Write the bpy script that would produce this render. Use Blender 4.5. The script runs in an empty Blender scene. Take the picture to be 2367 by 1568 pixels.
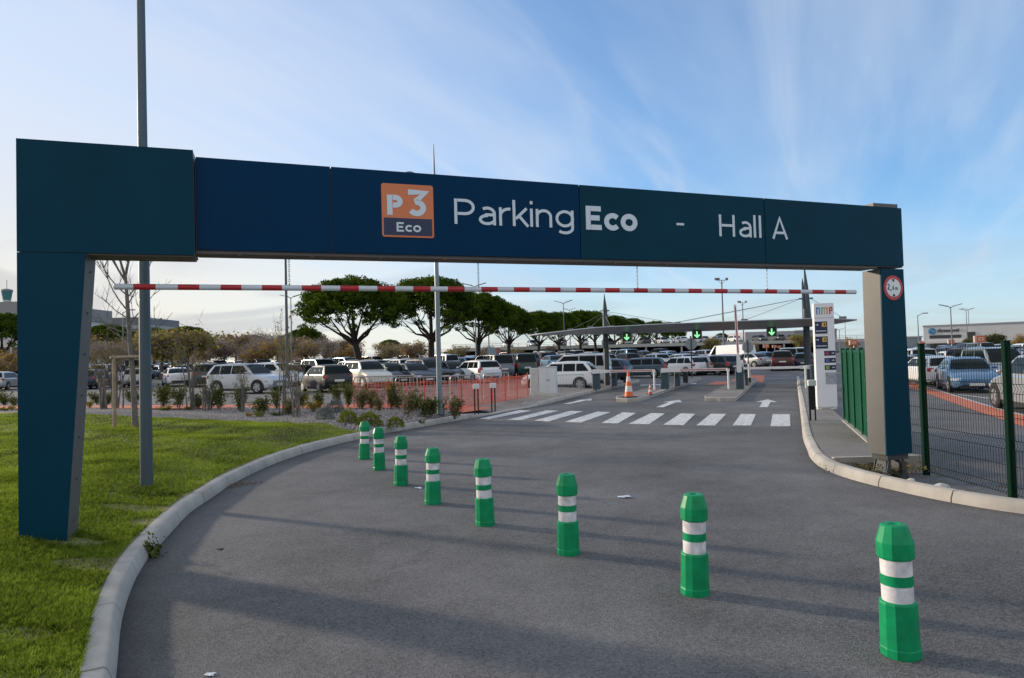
import bpy, bmesh, math, random
import numpy as np
from mathutils import Vector, Matrix
rad = math.radians
random.seed(7); RNG = np.random.default_rng(7)
S = bpy.context.scene
COL = S.collection

# ---------------------------------------------------------------- camera, light, exposure
F_PX, CX, CY, EYE = 1578.0, 1183.5, 784.0, 1.8          # photo measured on a 2367 x 1568 grid
PITCH, ROLL = rad(1.6), rad(1.55)
SUN_AZ, SUN_EL = Vector((-0.89, 0.455)).normalized(), rad(13)
R0 = Vector((1, 0, 0)); FW = Vector((0, math.cos(PITCH), math.sin(PITCH))); U0 = Vector((0, -math.sin(PITCH), math.cos(PITCH)))
RT = math.cos(ROLL) * R0 - math.sin(ROLL) * U0
UP = math.sin(ROLL) * R0 + math.cos(ROLL) * U0
CAM = Vector((0, 0, EYE))
cd = bpy.data.cameras.new('camera'); cd.lens = 36 * F_PX / 2367; cd.sensor_width = 36; cd.clip_start = .05; cd.clip_end = 5000
co = bpy.data.objects.new('camera', cd); COL.objects.link(co)
m = Matrix((RT, UP, -FW)).transposed().to_4x4(); m.translation = CAM; co.matrix_world = m
S.camera = co
S.view_settings.view_transform = 'Standard'; S.view_settings.look = 'None'
S.view_settings.exposure = 0.74; S.view_settings.gamma = 1.0
sd_ = Vector((SUN_AZ.x * math.cos(SUN_EL), SUN_AZ.y * math.cos(SUN_EL), math.sin(SUN_EL)))
sl = bpy.data.lights.new('sun', 'SUN'); sl.energy = 2.7; sl.angle = rad(2.6); sl.color = (1.0, .84, .64)
so = bpy.data.objects.new('sun', sl); COL.objects.link(so); so.rotation_euler = sd_.to_track_quat('Z', 'Y').to_euler(); so.location = (-40, 20, 30)
S.cycles.max_bounces = 6; S.cycles.diffuse_bounces = 3; S.cycles.glossy_bounces = 3; S.cycles.transparent_max_bounces = 8
S.cycles.use_denoising = True

W = bpy.data.worlds.new("World"); S.world = W; W.use_nodes = True
nt = W.node_tree; nt.nodes.clear()
def N(t, **k):
    n = nt.nodes.new(t)
    for a, v in k.items(): setattr(n, a, v)
    return n
def MATH(op, a, b=None, c=None):
    n = N('ShaderNodeMath', operation=op)
    for i, v in enumerate((a, b, c)):
        if v is None: continue
        if hasattr(v, 'is_linked') or hasattr(v, 'links'): nt.links.new(v, n.inputs[i])
        else: n.inputs[i].default_value = v
    return n.outputs[0]
def MR(v, a, b, c, d, smooth=True):
    n = N('ShaderNodeMapRange'); n.interpolation_type = 'SMOOTHSTEP' if smooth else 'LINEAR'
    nt.links.new(v, n.inputs[0])
    for i, x in enumerate((a, b, c, d)): n.inputs[i + 1].default_value = x
    return n.outputs[0]
sky = N('ShaderNodeTexSky', sky_type='NISHITA', sun_disc=False)
sky.sun_elevation = SUN_EL; sky.sun_rotation = math.atan2(SUN_AZ.x, SUN_AZ.y); sky.air_density = 1.0; sky.dust_density = 0.4; sky.ozone_density = 6.0; sky.altitude = 20
tc = N('ShaderNodeTexCoord'); sx = N('ShaderNodeSeparateXYZ'); nt.links.new(tc.outputs['Generated'], sx.inputs[0])
X_, Y_, Z_ = sx.outputs
zz = MATH('ADD', MATH('MAXIMUM', Z_, 0.0), 0.10)
u_ = MATH('DIVIDE', X_, zz); v_ = MATH('DIVIDE', Y_, zz)
AZ = rad(27)
al = MATH('ADD', MATH('MULTIPLY', u_, math.sin(AZ)), MATH('MULTIPLY', v_, math.cos(AZ)))
ac = MATH('SUBTRACT', MATH('MULTIPLY', u_, math.cos(AZ)), MATH('MULTIPLY', v_, math.sin(AZ)))
def streak(sa, sc, seed, detail, dist):
    c = N('ShaderNodeCombineXYZ')
    nt.links.new(MATH('MULTIPLY', al, sa), c.inputs[0]); nt.links.new(MATH('MULTIPLY', ac, sc), c.inputs[1]); c.inputs[2].default_value = seed
    n = N('ShaderNodeTexNoise'); n.inputs['Scale'].default_value = 1; n.inputs['Detail'].default_value = detail; n.inputs['Roughness'].default_value = .5; n.inputs['Distortion'].default_value = dist
    nt.links.new(c.outputs[0], n.inputs['Vector']); return n.outputs[0]
c1 = MR(streak(.26, .95, 3.9, 5, .9), .36, .76, .10, .54)          # long cirrus bands
c2 = MR(streak(.50, 2.7, 17.1, 7, 1.3), .42, .78, 0, .36)         # finer fibres
east = MATH('ADD', MATH('MULTIPLY', X_, SUN_AZ.x), MATH('MULTIPLY', Y_, SUN_AZ.y))     # +1 towards the sun
veil = MATH('MULTIPLY', MR(Z_, .12, .72, 1, .36), MR(east, .24, .90, .06, 1.0))         # milky veil near the sun's side
c3 = MR(streak(.85, .55, 23.0, 6, .7), .44, .60, 0, 1)
low = MATH('MULTIPLY', c3, MR(Z_, .02, .30, .9, 0))
low = MATH('MULTIPLY', low, MR(east, -.5, .3, .15, 1))
inv = MATH('MULTIPLY', MATH('SUBTRACT', 1, c1), MATH('SUBTRACT', 1, c2))
inv = MATH('MULTIPLY', inv, MATH('SUBTRACT', 1, veil))
inv = MATH('MULTIPLY', inv, MR(Z_, .48, .85, 1, .35))  # thicker cover overhead, out of view, added to raise the ambient light
hz = MR(Z_, -.02, .24, .62, 0)
inv = MATH('MULTIPLY', inv, MATH('SUBTRACT', 1, hz))
back = MR(Y_, .15, -.45, 0, .95)                                  # unseen pale cloud bank behind the viewer, added to brighten facing sides
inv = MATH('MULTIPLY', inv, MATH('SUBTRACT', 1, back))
cov = MATH('MULTIPLY', MATH('SUBTRACT', 1, inv), .985)
skm = N('ShaderNodeMix', data_type='RGBA', blend_type='MULTIPLY'); skm.inputs[0].default_value = 1
nt.links.new(sky.outputs[0], skm.inputs[6]); SKY_GAIN = (.138, .158, .150); skm.inputs[7].default_value = (*SKY_GAIN, 1)
cc = N('ShaderNodeMix', data_type='RGBA'); nt.links.new(MR(east, -.6, .8, 0, 1), cc.inputs[0])
cc.inputs[6].default_value = (.40, .465, .54, 1); cc.inputs[7].default_value = (.46, .485, .535, 1)
c4 = N('ShaderNodeMix', data_type='RGBA'); nt.links.new(low, c4.inputs[0]); 
c5 = N('ShaderNodeMix', data_type='RGBA'); nt.links.new(MATH('MULTIPLY', MR(Z_, .04, .27, 1, 0), MR(east, -.1, .75, 0, 1)), c5.inputs[0]); nt.links.new(cc.outputs[2], c5.inputs[6]); c5.inputs[7].default_value = (.555, .535, .485, 1)
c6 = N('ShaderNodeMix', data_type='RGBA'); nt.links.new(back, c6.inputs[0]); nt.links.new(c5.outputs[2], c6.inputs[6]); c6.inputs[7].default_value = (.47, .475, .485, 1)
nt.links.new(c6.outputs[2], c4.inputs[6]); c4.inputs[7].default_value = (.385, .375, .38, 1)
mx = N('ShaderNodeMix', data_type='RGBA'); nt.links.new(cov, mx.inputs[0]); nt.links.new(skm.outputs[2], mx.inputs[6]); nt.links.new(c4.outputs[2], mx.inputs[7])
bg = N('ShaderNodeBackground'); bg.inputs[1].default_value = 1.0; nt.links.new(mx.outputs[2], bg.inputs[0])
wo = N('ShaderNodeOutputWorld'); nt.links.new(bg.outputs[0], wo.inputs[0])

# ---------------------------------------------------------------- pixel <-> world helpers (photo grid)
def ray(x, y): x = float(x); y = float(y); return FW + RT * ((x - CX) / F_PX) + UP * ((CY - y) / F_PX)
def G(x, y, z=0.0):
    d = ray(x, y); return CAM + d * ((z - EYE) / d.z)
def At(x, y, d): return CAM + ray(x, y) * d
def proj(P):
    v = Vector(P) - CAM; w = v.dot(FW); return CX + F_PX * v.dot(RT) / w, CY - F_PX * v.dot(UP) / w, w
def ss(t): t = max(0.0, min(1.0, t)); return t * t * (3 - 2 * t)

# ---------------------------------------------------------------- materials
MATS = {}
def mat(name, col, rough=.6, metal=0.0, var=.0, scale=8.0, bump=0.0, bscale=60.0, coat=0.0, spec=.5, col2=None, detail=4, emit=None):
    if name in MATS: return MATS[name]
    mt = bpy.data.materials.new(name); mt.use_nodes = True; t = mt.node_tree; b = t.nodes['Principled BSDF']
    b.inputs['Base Color'].default_value = (*col, 1); b.inputs['Roughness'].default_value = rough; b.inputs['Metallic'].default_value = metal
    b.inputs['Coat Weight'].default_value = coat; b.inputs['Specular IOR Level'].default_value = spec
    if emit: b.inputs['Emission Color'].default_value = (*emit[:3], 1); b.inputs['Emission Strength'].default_value = emit[3]
    if var or col2 or bump:
        tc = t.nodes.new('ShaderNodeTexCoord')
    if var or col2:
        n = t.nodes.new('ShaderNodeTexNoise'); n.inputs['Scale'].default_value = scale; n.inputs['Detail'].default_value = detail; n.inputs['Roughness'].default_value = .6
        t.links.new(tc.outputs['Object'], n.inputs['Vector'])
        r = t.nodes.new('ShaderNodeValToRGB'); r.color_ramp.elements[0].position = .3; r.color_ramp.elements[1].position = .7
        a = col2 if col2 else tuple(c * (1 - var) for c in col); c_ = col if col2 else tuple(min(1, c * (1 + var)) for c in col)
        r.color_ramp.elements[0].color = (*a, 1); r.color_ramp.elements[1].color = (*c_, 1)
        t.links.new(n.outputs[0], r.inputs[0]); t.links.new(r.outputs[0], b.inputs['Base Color'])
    if bump:
        n2 = t.nodes.new('ShaderNodeTexNoise'); n2.inputs['Scale'].default_value = bscale; n2.inputs['Detail'].default_value = 3
        t.links.new(tc.outputs['Object'], n2.inputs['Vector'])
        bp = t.nodes.new('ShaderNodeBump'); bp.inputs['Strength'].default_value = bump; bp.inputs['Distance'].default_value = .02
        t.links.new(n2.outputs[0], bp.inputs['Height']); t.links.new(bp.outputs[0], b.inputs['Normal'])
    MATS[name] = mt; return mt
def leafmat(name, c1, c2, c3=None, scale=.9, trans=.35, fine=14.0):
    if name in MATS: return MATS[name]
    mt = bpy.data.materials.new(name); mt.use_nodes = True; t = mt.node_tree; t.nodes.clear()
    tc = t.nodes.new('ShaderNodeTexCoord')
    n = t.nodes.new('ShaderNodeTexNoise'); n.inputs['Scale'].default_value = scale; n.inputs['Detail'].default_value = 2
    n2 = t.nodes.new('ShaderNodeTexNoise'); n2.inputs['Scale'].default_value = fine; n2.inputs['Detail'].default_value = 1
    t.links.new(tc.outputs['Object'], n.inputs['Vector']); t.links.new(tc.outputs['Object'], n2.inputs['Vector'])
    a = t.nodes.new('ShaderNodeMath'); a.operation = 'MULTIPLY_ADD'; t.links.new(n2.outputs[0], a.inputs[0]); a.inputs[1].default_value = .55
    b_ = t.nodes.new('ShaderNodeMath'); b_.operation = 'MULTIPLY'; t.links.new(n.outputs[0], b_.inputs[0]); b_.inputs[1].default_value = .5; t.links.new(b_.outputs[0], a.inputs[2])
    r = t.nodes.new('ShaderNodeValToRGB'); e = r.color_ramp.elements; e[0].position = .36; e[1].position = .66
    e[0].color = (*c1, 1); e[1].color = (*c2, 1)
    if c3: x = e.new(.78); x.color = (*c3, 1)
    t.links.new(a.outputs[0], r.inputs[0])
    d = t.nodes.new('ShaderNodeBsdfDiffuse'); tr = t.nodes.new('ShaderNodeBsdfTranslucent'); mx = t.nodes.new('ShaderNodeMixShader'); mx.inputs[0].default_value = trans
    t.links.new(r.outputs[0], d.inputs[0]); t.links.new(r.outputs[0], tr.inputs[0]); t.links.new(d.outputs[0], mx.inputs[1]); t.links.new(tr.outputs[0], mx.inputs[2])
    o = t.nodes.new('ShaderNodeOutputMaterial'); t.links.new(mx.outputs[0], o.inputs[0]); MATS[name] = mt; return mt

# ---------------------------------------------------------------- mesh builder
class MB:
    def __init__(s): s.v = []; s.f = []; s.m = []
    def add(s, vs, fs, mi=0):
        o = len(s.v); s.v += [tuple(p) for p in vs]; s.f += [tuple(i + o for i in f) for f in fs]; s.m += [mi] * len(fs); return s
    def box(s, x0, x1, y0, y1, z0, z1, mi=0, M=None):
        vs = [(x, y, z) for x in (x0, x1) for y in (y0, y1) for z in (z0, z1)]
        if M: vs = [M @ Vector(p) for p in vs]
        return s.add(vs, [(0, 1, 3, 2), (4, 6, 7, 5), (0, 4, 5, 1), (2, 3, 7, 6), (0, 2, 6, 4), (1, 5, 7, 3)], mi)
    def bbox(s, x0, x1, y0, y1, z0, z1, b=.01, mi=0):                # box with chamfered vertical and top edges
        def ring(i, z): return [(x0 + i + b, y0 + i, z), (x1 - i - b, y0 + i, z), (x1 - i, y0 + i + b, z), (x1 - i, y1 - i - b, z), (x1 - i - b, y1 - i, z), (x0 + i + b, y1 - i, z), (x0 + i, y1 - i - b, z), (x0 + i, y0 + i + b, z)]
        return s.loft([ring(0, z0), ring(0, z1 - b), ring(b, z1)], mi=mi)
    def loft(s, rings, mi=0, cap=True, closed=True):
        n = len(rings[0]); vs = [p for r in rings for p in r]; fs = []
        for i in range(len(rings) - 1):
            for j in range(n if closed else n - 1):
                k = (j + 1) % n; fs.append((i * n + j, i * n + k, (i + 1) * n + k, (i + 1) * n + j))
        if cap and closed: fs.append(tuple(range(n - 1, -1, -1))); fs.append(tuple((len(rings) - 1) * n + j for j in range(n)))
        return s.add(vs, fs, mi)
    def lathe(s, prof, n=16, mi=0, c=(0, 0), ph=0.0):
        return s.loft([[(c[0] + r * math.cos(ph + 2 * math.pi * j / n), c[1] + r * math.sin(ph + 2 * math.pi * j / n), z) for j in range(n)] for r, z in prof], mi)
    def tube(s, pts, rads, n=8, mi=0):
        pts = [Vector(p) for p in pts]
        if not hasattr(rads, '__len__'): rads = [rads] * len(pts)
        rings = []; prev = None
        for i, p in enumerate(pts):
            t = (pts[min(i + 1, len(pts) - 1)] - pts[max(i - 1, 0)]).normalized()
            a = prev if prev else (Vector((1, 0, 0)) if abs(t.x) < .8 else Vector((0, 1, 0)))
            a = (a - t * a.dot(t)).normalized(); b = t.cross(a); prev = a
            rings.append([p + (a * math.cos(2 * math.pi * j / n) + b * math.sin(2 * math.pi * j / n)) * rads[i] for j in range(n)])
        return s.loft(rings, mi)
    def prism(s, poly, z0, z1, mi=0, M=None):
        n = len(poly); a = sum(poly[i][0] * poly[(i + 1) % n][1] - poly[(i + 1) % n][0] * poly[i][1] for i in range(n))
        if a < 0: poly = poly[::-1]
        r0 = [Vector((x, y, z0)) for x, y in poly]; r1 = [Vector((x, y, z1)) for x, y in poly]
        if M: r0 = [M @ p for p in r0]; r1 = [M @ p for p in r1]
        return s.loft([r0, r1], mi)
    def quad(s, a, b, c, d, mi=0): return s.add([a, b, c, d], [(0, 1, 2, 3)], mi)
    def ell(s, c, r, mi=0, nu=10, nv=6):
        rings = []
        for i in range(1, nv):
            th = math.pi * i / nv; rings.append([(c[0] + r[0] * math.sin(th) * math.cos(2 * math.pi * j / nu), c[1] + r[1] * math.sin(th) * math.sin(2 * math.pi * j / nu), c[2] - r[2] * math.cos(th)) for j in range(nu)])
        return s.loft(rings, mi)
    def mesh(s, name, mats, smooth=None):
        me = bpy.data.meshes.new(name); me.from_pydata(s.v, [], s.f)
        for x in (mats if isinstance(mats, (list, tuple)) else [mats]): me.materials.append(x)
        me.polygons.foreach_set('material_index', s.m)
        if smooth:
            me.polygons.foreach_set('use_smooth', [True] * len(s.f)); me.set_sharp_from_angle(angle=rad(smooth))
        me.update(); return me
    def build(s, name, mats, parent=None, smooth=None, loc=None):
        return link(name, s.mesh(name, mats, smooth), parent, loc)
def link(name, me, parent=None, loc=None):
    o = bpy.data.objects.new(name, me); COL.objects.link(o)
    if parent: o.parent = parent
    if loc is not None: o.location = loc
    return o
def tag(o, label, cat, group=None, kind=None):
    o['label'] = label; o['category'] = cat
    if group: o['group'] = group
    if kind: o['kind'] = kind
    return o
def thing(name, label, cat, loc=(0, 0, 0), rz=0.0, group=None):
    o = bpy.data.objects.new(name, None); o.empty_display_size = .2; COL.objects.link(o); o.location = loc; o.rotation_euler = (0, 0, rz)
    return tag(o, label, cat, group)
def struct(o): o['kind'] = 'structure'; return o
def dup(root, loc=None, rz=None, label=None, sc=None, group=None):
    def cp(o, par):
        c = o.copy(); COL.objects.link(c)
        if par: c.parent = par
        for ch in o.children: cp(ch, c)
        return c
    r = cp(root, None)
    if loc is not None: r.location = loc
    if rz is not None: r.rotation_euler = (0, 0, rz)
    if sc is not None: r.scale = sc if hasattr(sc, '__len__') else (sc, sc, sc)
    if label: r['label'] = label
    if group: r['group'] = group
    return r
def tri_mesh(name, P, mats, mi=None, nper=3):                       # many loose faces, P = (n, nper, 3)
    n = len(P); me = bpy.data.meshes.new(name); me.vertices.add(n * nper); me.vertices.foreach_set('co', P.astype(np.float32).ravel())
    me.loops.add(n * nper); me.loops.foreach_set('vertex_index', np.arange(n * nper, dtype=np.int32))
    me.polygons.add(n); me.polygons.foreach_set('loop_start', np.arange(0, n * nper, nper, dtype=np.int32))
    for x in (mats if isinstance(mats, (list, tuple)) else [mats]): me.materials.append(x)
    if mi is not None: me.polygons.foreach_set('material_index', mi.astype(np.int32))
    me.update(calc_edges=True); me.validate(); return me
def leaves(C, size, aspect=.45, flat=.0, up=0.0, rng=RNG):           # leaf quads (kites) round centres C (n,3)
    n = len(C); d = rng.normal(size=(n, 3)); d[:, 2] = d[:, 2] * (1 - flat) + up; d /= np.linalg.norm(d, axis=1)[:, None] + 1e-9
    q = rng.normal(size=(n, 3)); w = np.cross(d, q); w /= np.linalg.norm(w, axis=1)[:, None] + 1e-9
    s = (size * rng.uniform(.65, 1.35, n))[:, None]
    return np.stack([C - d * s * .5, C + w * s * aspect * .5, C + d * s * .5, C - w * s * aspect * .5], 1)
def ordinal(i): return ['first', 'second', 'third', 'fourth', 'fifth', 'sixth', 'seventh', 'eighth', 'ninth', 'tenth', 'eleventh', 'twelfth', 'thirteenth', 'fourteenth', 'fifteenth', 'sixteenth', 'seventeenth', 'eighteenth', 'nineteenth', 'twentieth', 'twenty-first', 'twenty-second', 'twenty-third', 'twenty-fourth', 'twenty-fifth', 'twenty-sixth', 'twenty-seventh', 'twenty-eighth', 'twenty-ninth', 'thirtieth', 'thirty-first', 'thirty-second', 'thirty-third', 'thirty-fourth', 'thirty-fifth', 'thirty-sixth', 'thirty-seventh', 'thirty-eighth', 'thirty-ninth', 'fortieth'][i]

# ---------------------------------------------------------------- kerb lines and ground height
KL = [(-.2, 0.), (-1.5, 2.4), (-2.36, 4.03), (-2.83, 4.91), (-3.21, 5.74), (-3.48, 6.47), (-3.66, 7.1), (-3.84, 7.75), (-4.03, 8.49), (-4.15, 9.3), (-4.29, 10.27), (-4.36, 11.3), (-4.36, 12.53), (-4.2, 13.89), (-3.85, 15.39), (-3.45, 16.4), (-3.1, 17.4), (-2.32, 18.91), (-1.57, 20.4), (-1.05, 21.28), (-.37, 22.7), (.36, 24.2), (1.25, 26.13), (2.35, 29.2), (3.8, 33.16), (5.67, 37.76), (8.23, 44.57)]
KR = [(13.5, 3.2), (9.5, 4.6), (7.2, 5.8), (6.0, 6.7), (5.37, 7.29), (5.08, 7.75), (4.88, 8.25), (4.75, 8.75), (4.64, 9.3), (4.61, 9.96), (4.7, 10.65), (4.92, 11.44), (5.22, 12.24), (5.88, 13.98), (7.226, 17.25), (10.28, 24.67), (12.48, 30.03), (15.58, 37.55), (18.2, 43.92)]
def smooth_path(P, step):
    P = [Vector(p) for p in P]; out = []
    for i in range(len(P) - 1):
        p0 = P[max(i - 1, 0)]; p1 = P[i]; p2 = P[i + 1]; p3 = P[min(i + 2, len(P) - 1)]
        n = max(2, int((p2 - p1).length / step) + 1)
        for k in range(n):
            t = k / n; out.append(.5 * ((2 * p1) + (p2 - p0) * t + (2 * p0 - 5 * p1 + 4 * p2 - p3) * t * t + (3 * p1 - p0 - 3 * p2 + p3) * t ** 3))
    out.append(P[-1]); return out
PL = smooth_path(KL, .25); PR = smooth_path(KR, .25)
_ly = np.array([p.y for p in PL]); _lx = np.array([p.x for p in PL])
_rp = [p for p in PR if p.y >= 9.96]; _ry = np.array([p.y for p in _rp]); _rx = np.array([p.x for p in _rp])
def XL(y): return float(np.interp(y, _ly, _lx)) if y <= _ly[-1] else _lx[-1] + (y - _ly[-1]) * .38
def XR(y): return float(np.interp(y, _ry, _rx)) if y <= _ry[-1] else _rx[-1] + (y - _ry[-1]) * .42
def zg(x, y):
    z = .25 * ss((XL(y) - .4 - x) / 6) if y > -5 else 0
    xr = 6.3 + .42 * max(0, y - 12)
    z -= .12 * ss((x - xr + 1.9) / 1.2) * ss((75 - y) / 30)
    return z + min(1.3, .012 * max(0, y - 45))
def GG(x, y):
    z = 0
    for _ in range(8):
        P = G(x, y, z); z = zg(P.x, P.y)
    return P
# ---------------------------------------------------------------- ground materials
def asphalt(name, dark, light, speck=260.0, wear=.35):
    mt = bpy.data.materials.new(name); mt.use_nodes = True; t = mt.node_tree; b = t.nodes['Principled BSDF']
    tc = t.nodes.new('ShaderNodeTexCoord'); L = t.links.new
    def noise(sc, det, rough=.6):
        n = t.nodes.new('ShaderNodeTexNoise'); n.inputs['Scale'].default_value = sc; n.inputs['Detail'].default_value = det; n.inputs['Roughness'].default_value = rough; L(tc.outputs['Object'], n.inputs['Vector']); return n.outputs[0]
    v = t.nodes.new('ShaderNodeTexVoronoi'); v.inputs['Scale'].default_value = speck / 3.3; L(tc.outputs['Object'], v.inputs['Vector'])
    big = noise(.32, 4); mid = noise(3.0, 4); fine = noise(speck * .45, 2, .7)
    def mth(op, a, bb):
        n = t.nodes.new('ShaderNodeMath'); n.operation = op
        for i, x in enumerate((a, bb)):
            if isinstance(x, (int, float)): n.inputs[i].default_value = x
            else: L(x, n.inputs[i])
        return n.outputs[0]
    sp = t.nodes.new('ShaderNodeSeparateColor'); L(v.outputs['Color'], sp.inputs[0])
    f = mth('ADD', mth('MULTIPLY', sp.outputs[0], .40), mth('MULTIPLY', fine, .45))
    f = mth('ADD', f, mth('MULTIPLY', mth('SUBTRACT', big, .5), 1.15)); f = mth('ADD', f, mth('MULTIPLY', mth('SUBTRACT', mid, .5), wear))
    r = t.nodes.new('ShaderNodeValToRGB'); e = r.color_ramp.elements; e[0].position = .04; e[1].position = .88; e[0].color = (*dark, 1); e[1].color = (*light, 1)
    L(f, r.inputs[0]); at = t.nodes.new('ShaderNodeAttribute'); at.attribute_name = 'dirt'; mxd = t.nodes.new('ShaderNodeMix'); mxd.data_type = 'RGBA'
    L(mth('MULTIPLY', at.outputs['Fac'], mth('ADD', .35, mid)), mxd.inputs[0]); L(r.outputs[0], mxd.inputs[6]); mxd.inputs[7].default_value = (.030, .028, .026, 1); L(mxd.outputs[2], b.inputs['Base Color']); b.inputs['Roughness'].default_value = .82; b.inputs['Specular IOR Level'].default_value = .35
    bp = t.nodes.new('ShaderNodeBump'); bp.inputs['Strength'].default_value = .55; bp.inputs['Distance'].default_value = .006
    L(mth('ADD', v.outputs['Distance'], fine), bp.inputs['Height']); L(bp.outputs[0], b.inputs['Normal'])
    MATS[name] = mt; return mt
M_road = asphalt('road_asphalt', (.040, .040, .043), (.212, .207, .211))
M_lot = asphalt('lot_asphalt', (.07, .07, .075), (.20, .195, .20), 120)
M_path = asphalt('path_asphalt', (.12, .11, .105), (.30, .275, .255), 200)
M_conc = mat('kerb_concrete', (.445, .42, .385), .85, var=.0, col2=(.32, .30, .275), scale=2.6, detail=10, bump=.12, bscale=120)
M_white = mat('road_paint', (.78, .78, .78), .7, col2=(.30, .30, .30), scale=7, detail=12, bump=.15, bscale=200)
M_orange = mat('orange_ground_paint', (.60, .17, .09), .8, col2=(.42, .13, .08), scale=4)
M_soil = mat('soil', (.16, .125, .095), .95, col2=(.065, .05, .038), scale=9, bump=.6, bscale=40)
M_grassbase = mat('lawn_soil_green', (.20, .20, .06), .95, col2=(.12, .10, .05), scale=2.6, bump=.5, bscale=50)

# ---------------------------------------------------------------- ground sheet, road, kerbs
gx = np.unique(np.concatenate([np.linspace(-900, -60, 15), np.linspace(-60, 80, 141), np.linspace(80, 900, 15)]))
gy = np.unique(np.concatenate([np.linspace(-40, 0, 5), np.linspace(0, 70, 71), np.linspace(70, 220, 40), np.linspace(220, 1800, 14)]))
b = MB(); nx = len(gx)
b.add([(x, y, zg(x, y) - .004) for y in gy for x in gx], [(j * nx + i, j * nx + i + 1, (j + 1) * nx + i + 1, (j + 1) * nx + i) for j in range(len(gy) - 1) for i in range(nx - 1)])
struct(b.build('ground', M_lot, smooth=60))
def strip(name, rows, material, smooth=60):
    n = len(rows[0]); b = MB(); b.add([p for r in rows for p in r], [(j * n + i, j * n + i + 1, (j + 1) * n + i + 1, (j + 1) * n + i) for j in range(len(rows) - 1) for i in range(n - 1)])
    return b.build(name, material, smooth=smooth)
_np = sorted([(p.y, p.x) for p in PR if p.y <= 10]); _ny = [q[0] for q in _np]; _nx = [q[1] for q in _np]; _ny.insert(0, -6.0); _nx.insert(0, 30.0)
TT = [0, .006, .013, .022, .035, .05, .07, .1, .14, .2, .3, .45, .6, .75, .86, .92, .95, .97, .983, .992, 1]
rows = []
for y in np.concatenate([np.linspace(-6, 3, 10), np.linspace(3.1, 12, 90), np.linspace(12.2, 44, 80)]):
    xl = XL(max(y, 0)) if y > 0 else -.2; xr = XR(y) if y >= 9.96 else float(np.interp(y, _ny, _nx)) + .03
    rows.append([(xl + (xr - xl) * t, y, .002) for t in TT])
road = struct(strip('road', rows, M_road)); ca = road.data.color_attributes.new('dirt', 'FLOAT_COLOR', 'POINT')
for i, v in enumerate(road.data.vertices):
    k = 0.0
    if 2 < v.co.y < 30: k = max(.85 * math.exp(-max(0, v.co.x - XL(v.co.y)) / .30), .55 * math.exp(-max(0, (XR(v.co.y) if v.co.y > 9.96 else float(np.interp(v.co.y, _ny, _nx))) - v.co.x) / .16))
    ca.data[i].color = (k, k, k, 1)
# right of the near bend the carriageway carries on to the right, in front of the kerb
def offset(path, d):
    out = []
    for i, p in enumerate(path):
        t = (path[min(i + 1, len(path) - 1)] - path[max(i - 1, 0)]).normalized(); out.append(p + Vector((-t.y, t.x)) * d)
    return out
def kerb(name, path, side, h, w, zb=-.05, low=None):
    out = MB(); prof = [(0, zb), (0.0, h * .35), (.035, h - .012), (.05, h), (w, h), (w, zb)]
    L = 0; seg = [path[0]]; s0 = 0; stones = []
    for i in range(1, len(path)):
        seg.append(path[i]); L += (path[i] - path[i - 1]).length
        if L > 1.0: stones.append(seg); seg = [path[i]]; L = 0
    if len(seg) > 1: stones.append(seg)
    for st in stones:
        jz = random.uniform(-.004, .004); kk = [low(q) if low else 1.0 for q in st]
        pts = [Vector(p) for p in st]; d0 = (pts[1] - pts[0]).normalized(); d1 = (pts[-1] - pts[-2]).normalized(); pts[0] = pts[0] + d0 * .009; pts[-1] = pts[-1] - d1 * .009
        rings = []
        offs = [offset(pts, side * d) for d, z in prof]
        for i in range(len(pts)): rings.append([(offs[q][i].x, offs[q][i].y, (prof[q][1] if prof[q][1] < 0 else prof[q][1] * kk[i] + jz)) for q in range(len(prof))])
        out.loft(rings)
    return struct(out.build(name, M_conc, smooth=40))
def low_l(p): return 1 - .62 * ss((p.y - 20.6) / 1.5) * ss((26.2 - p.y) / 1.6)
kerb('kerb', PL, 1, .145, .165, low=low_l)
kerb('kerb', PR, -1, .135, .15)

# ---------------------------------------------------------------- lawn, planting bed, paths left of the kerb
def edir(y): t = ss((y - 15.9) / 5.4); return Vector((-.87 - .075 * t, .49 - .16 * t)).normalized()
PIX = [p for p in PL]
def zl(d, y):
    if y < 16.4: return .145 + .185 * ss(d / 1.6)
    if y < 21.4: return .14 + .15 * ss(d / 2.0)
    return .135 + .12 * ss(d / 3.0)
def zl_at(x, y):                                                     # height of the planted land at a point
    d = max(0, XL(min(y, 30)) - x); return zl(d, 15 if (y < 15.9 + (-3.4 - x) * .56) else 18)
def LZ(x, y, yf):
    dd = max(0, XL(min(y, 30)) - .19 - x); return zl(dd, yf) + .03 * math.sin(x * 1.7 + y * 2.3) * ss(dd / 2)
OFF = {id(p): q for p, q in zip(PIX, offset(PIX, .155))}
def band(name, y0, y1, material, dmax, y_for=None, nd=36, lift=0.0):
    rows = []
    for p in PIX:
        if p.y < y0 - .02 or p.y > y1 + .3: continue
        q = OFF[id(p)]; e = edir(p.y); r = []
        for t in np.linspace(0, 1, nd):
            d = dmax * t * t; P = q + e * d; z = LZ(P.x, P.y, y_for) if y_for and y_for < 21 else zl(d, y_for if y_for else p.y)
            if y_for and y_for > 22: z += (.140 * low_l(p) - .004 - z) * (1 - ss(d / 1.0))
            r.append((P.x, P.y, z + lift))
        rows.append(r)
    return strip(name, rows, material)
struct(band('lawn', 0.0, 16.2, M_grassbase, 34, 15))
struct(band('planting_bed', 16.0, 21.0, mat('bed_soil', (.20, .185, .185), .95, col2=(.085, .078, .08), scale=14, bump=.8, bscale=70), 34, 18, lift=.004))
struct(band('orange_path', 20.7, 22.3, M_orange, 34, 22, lift=.06))
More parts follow.
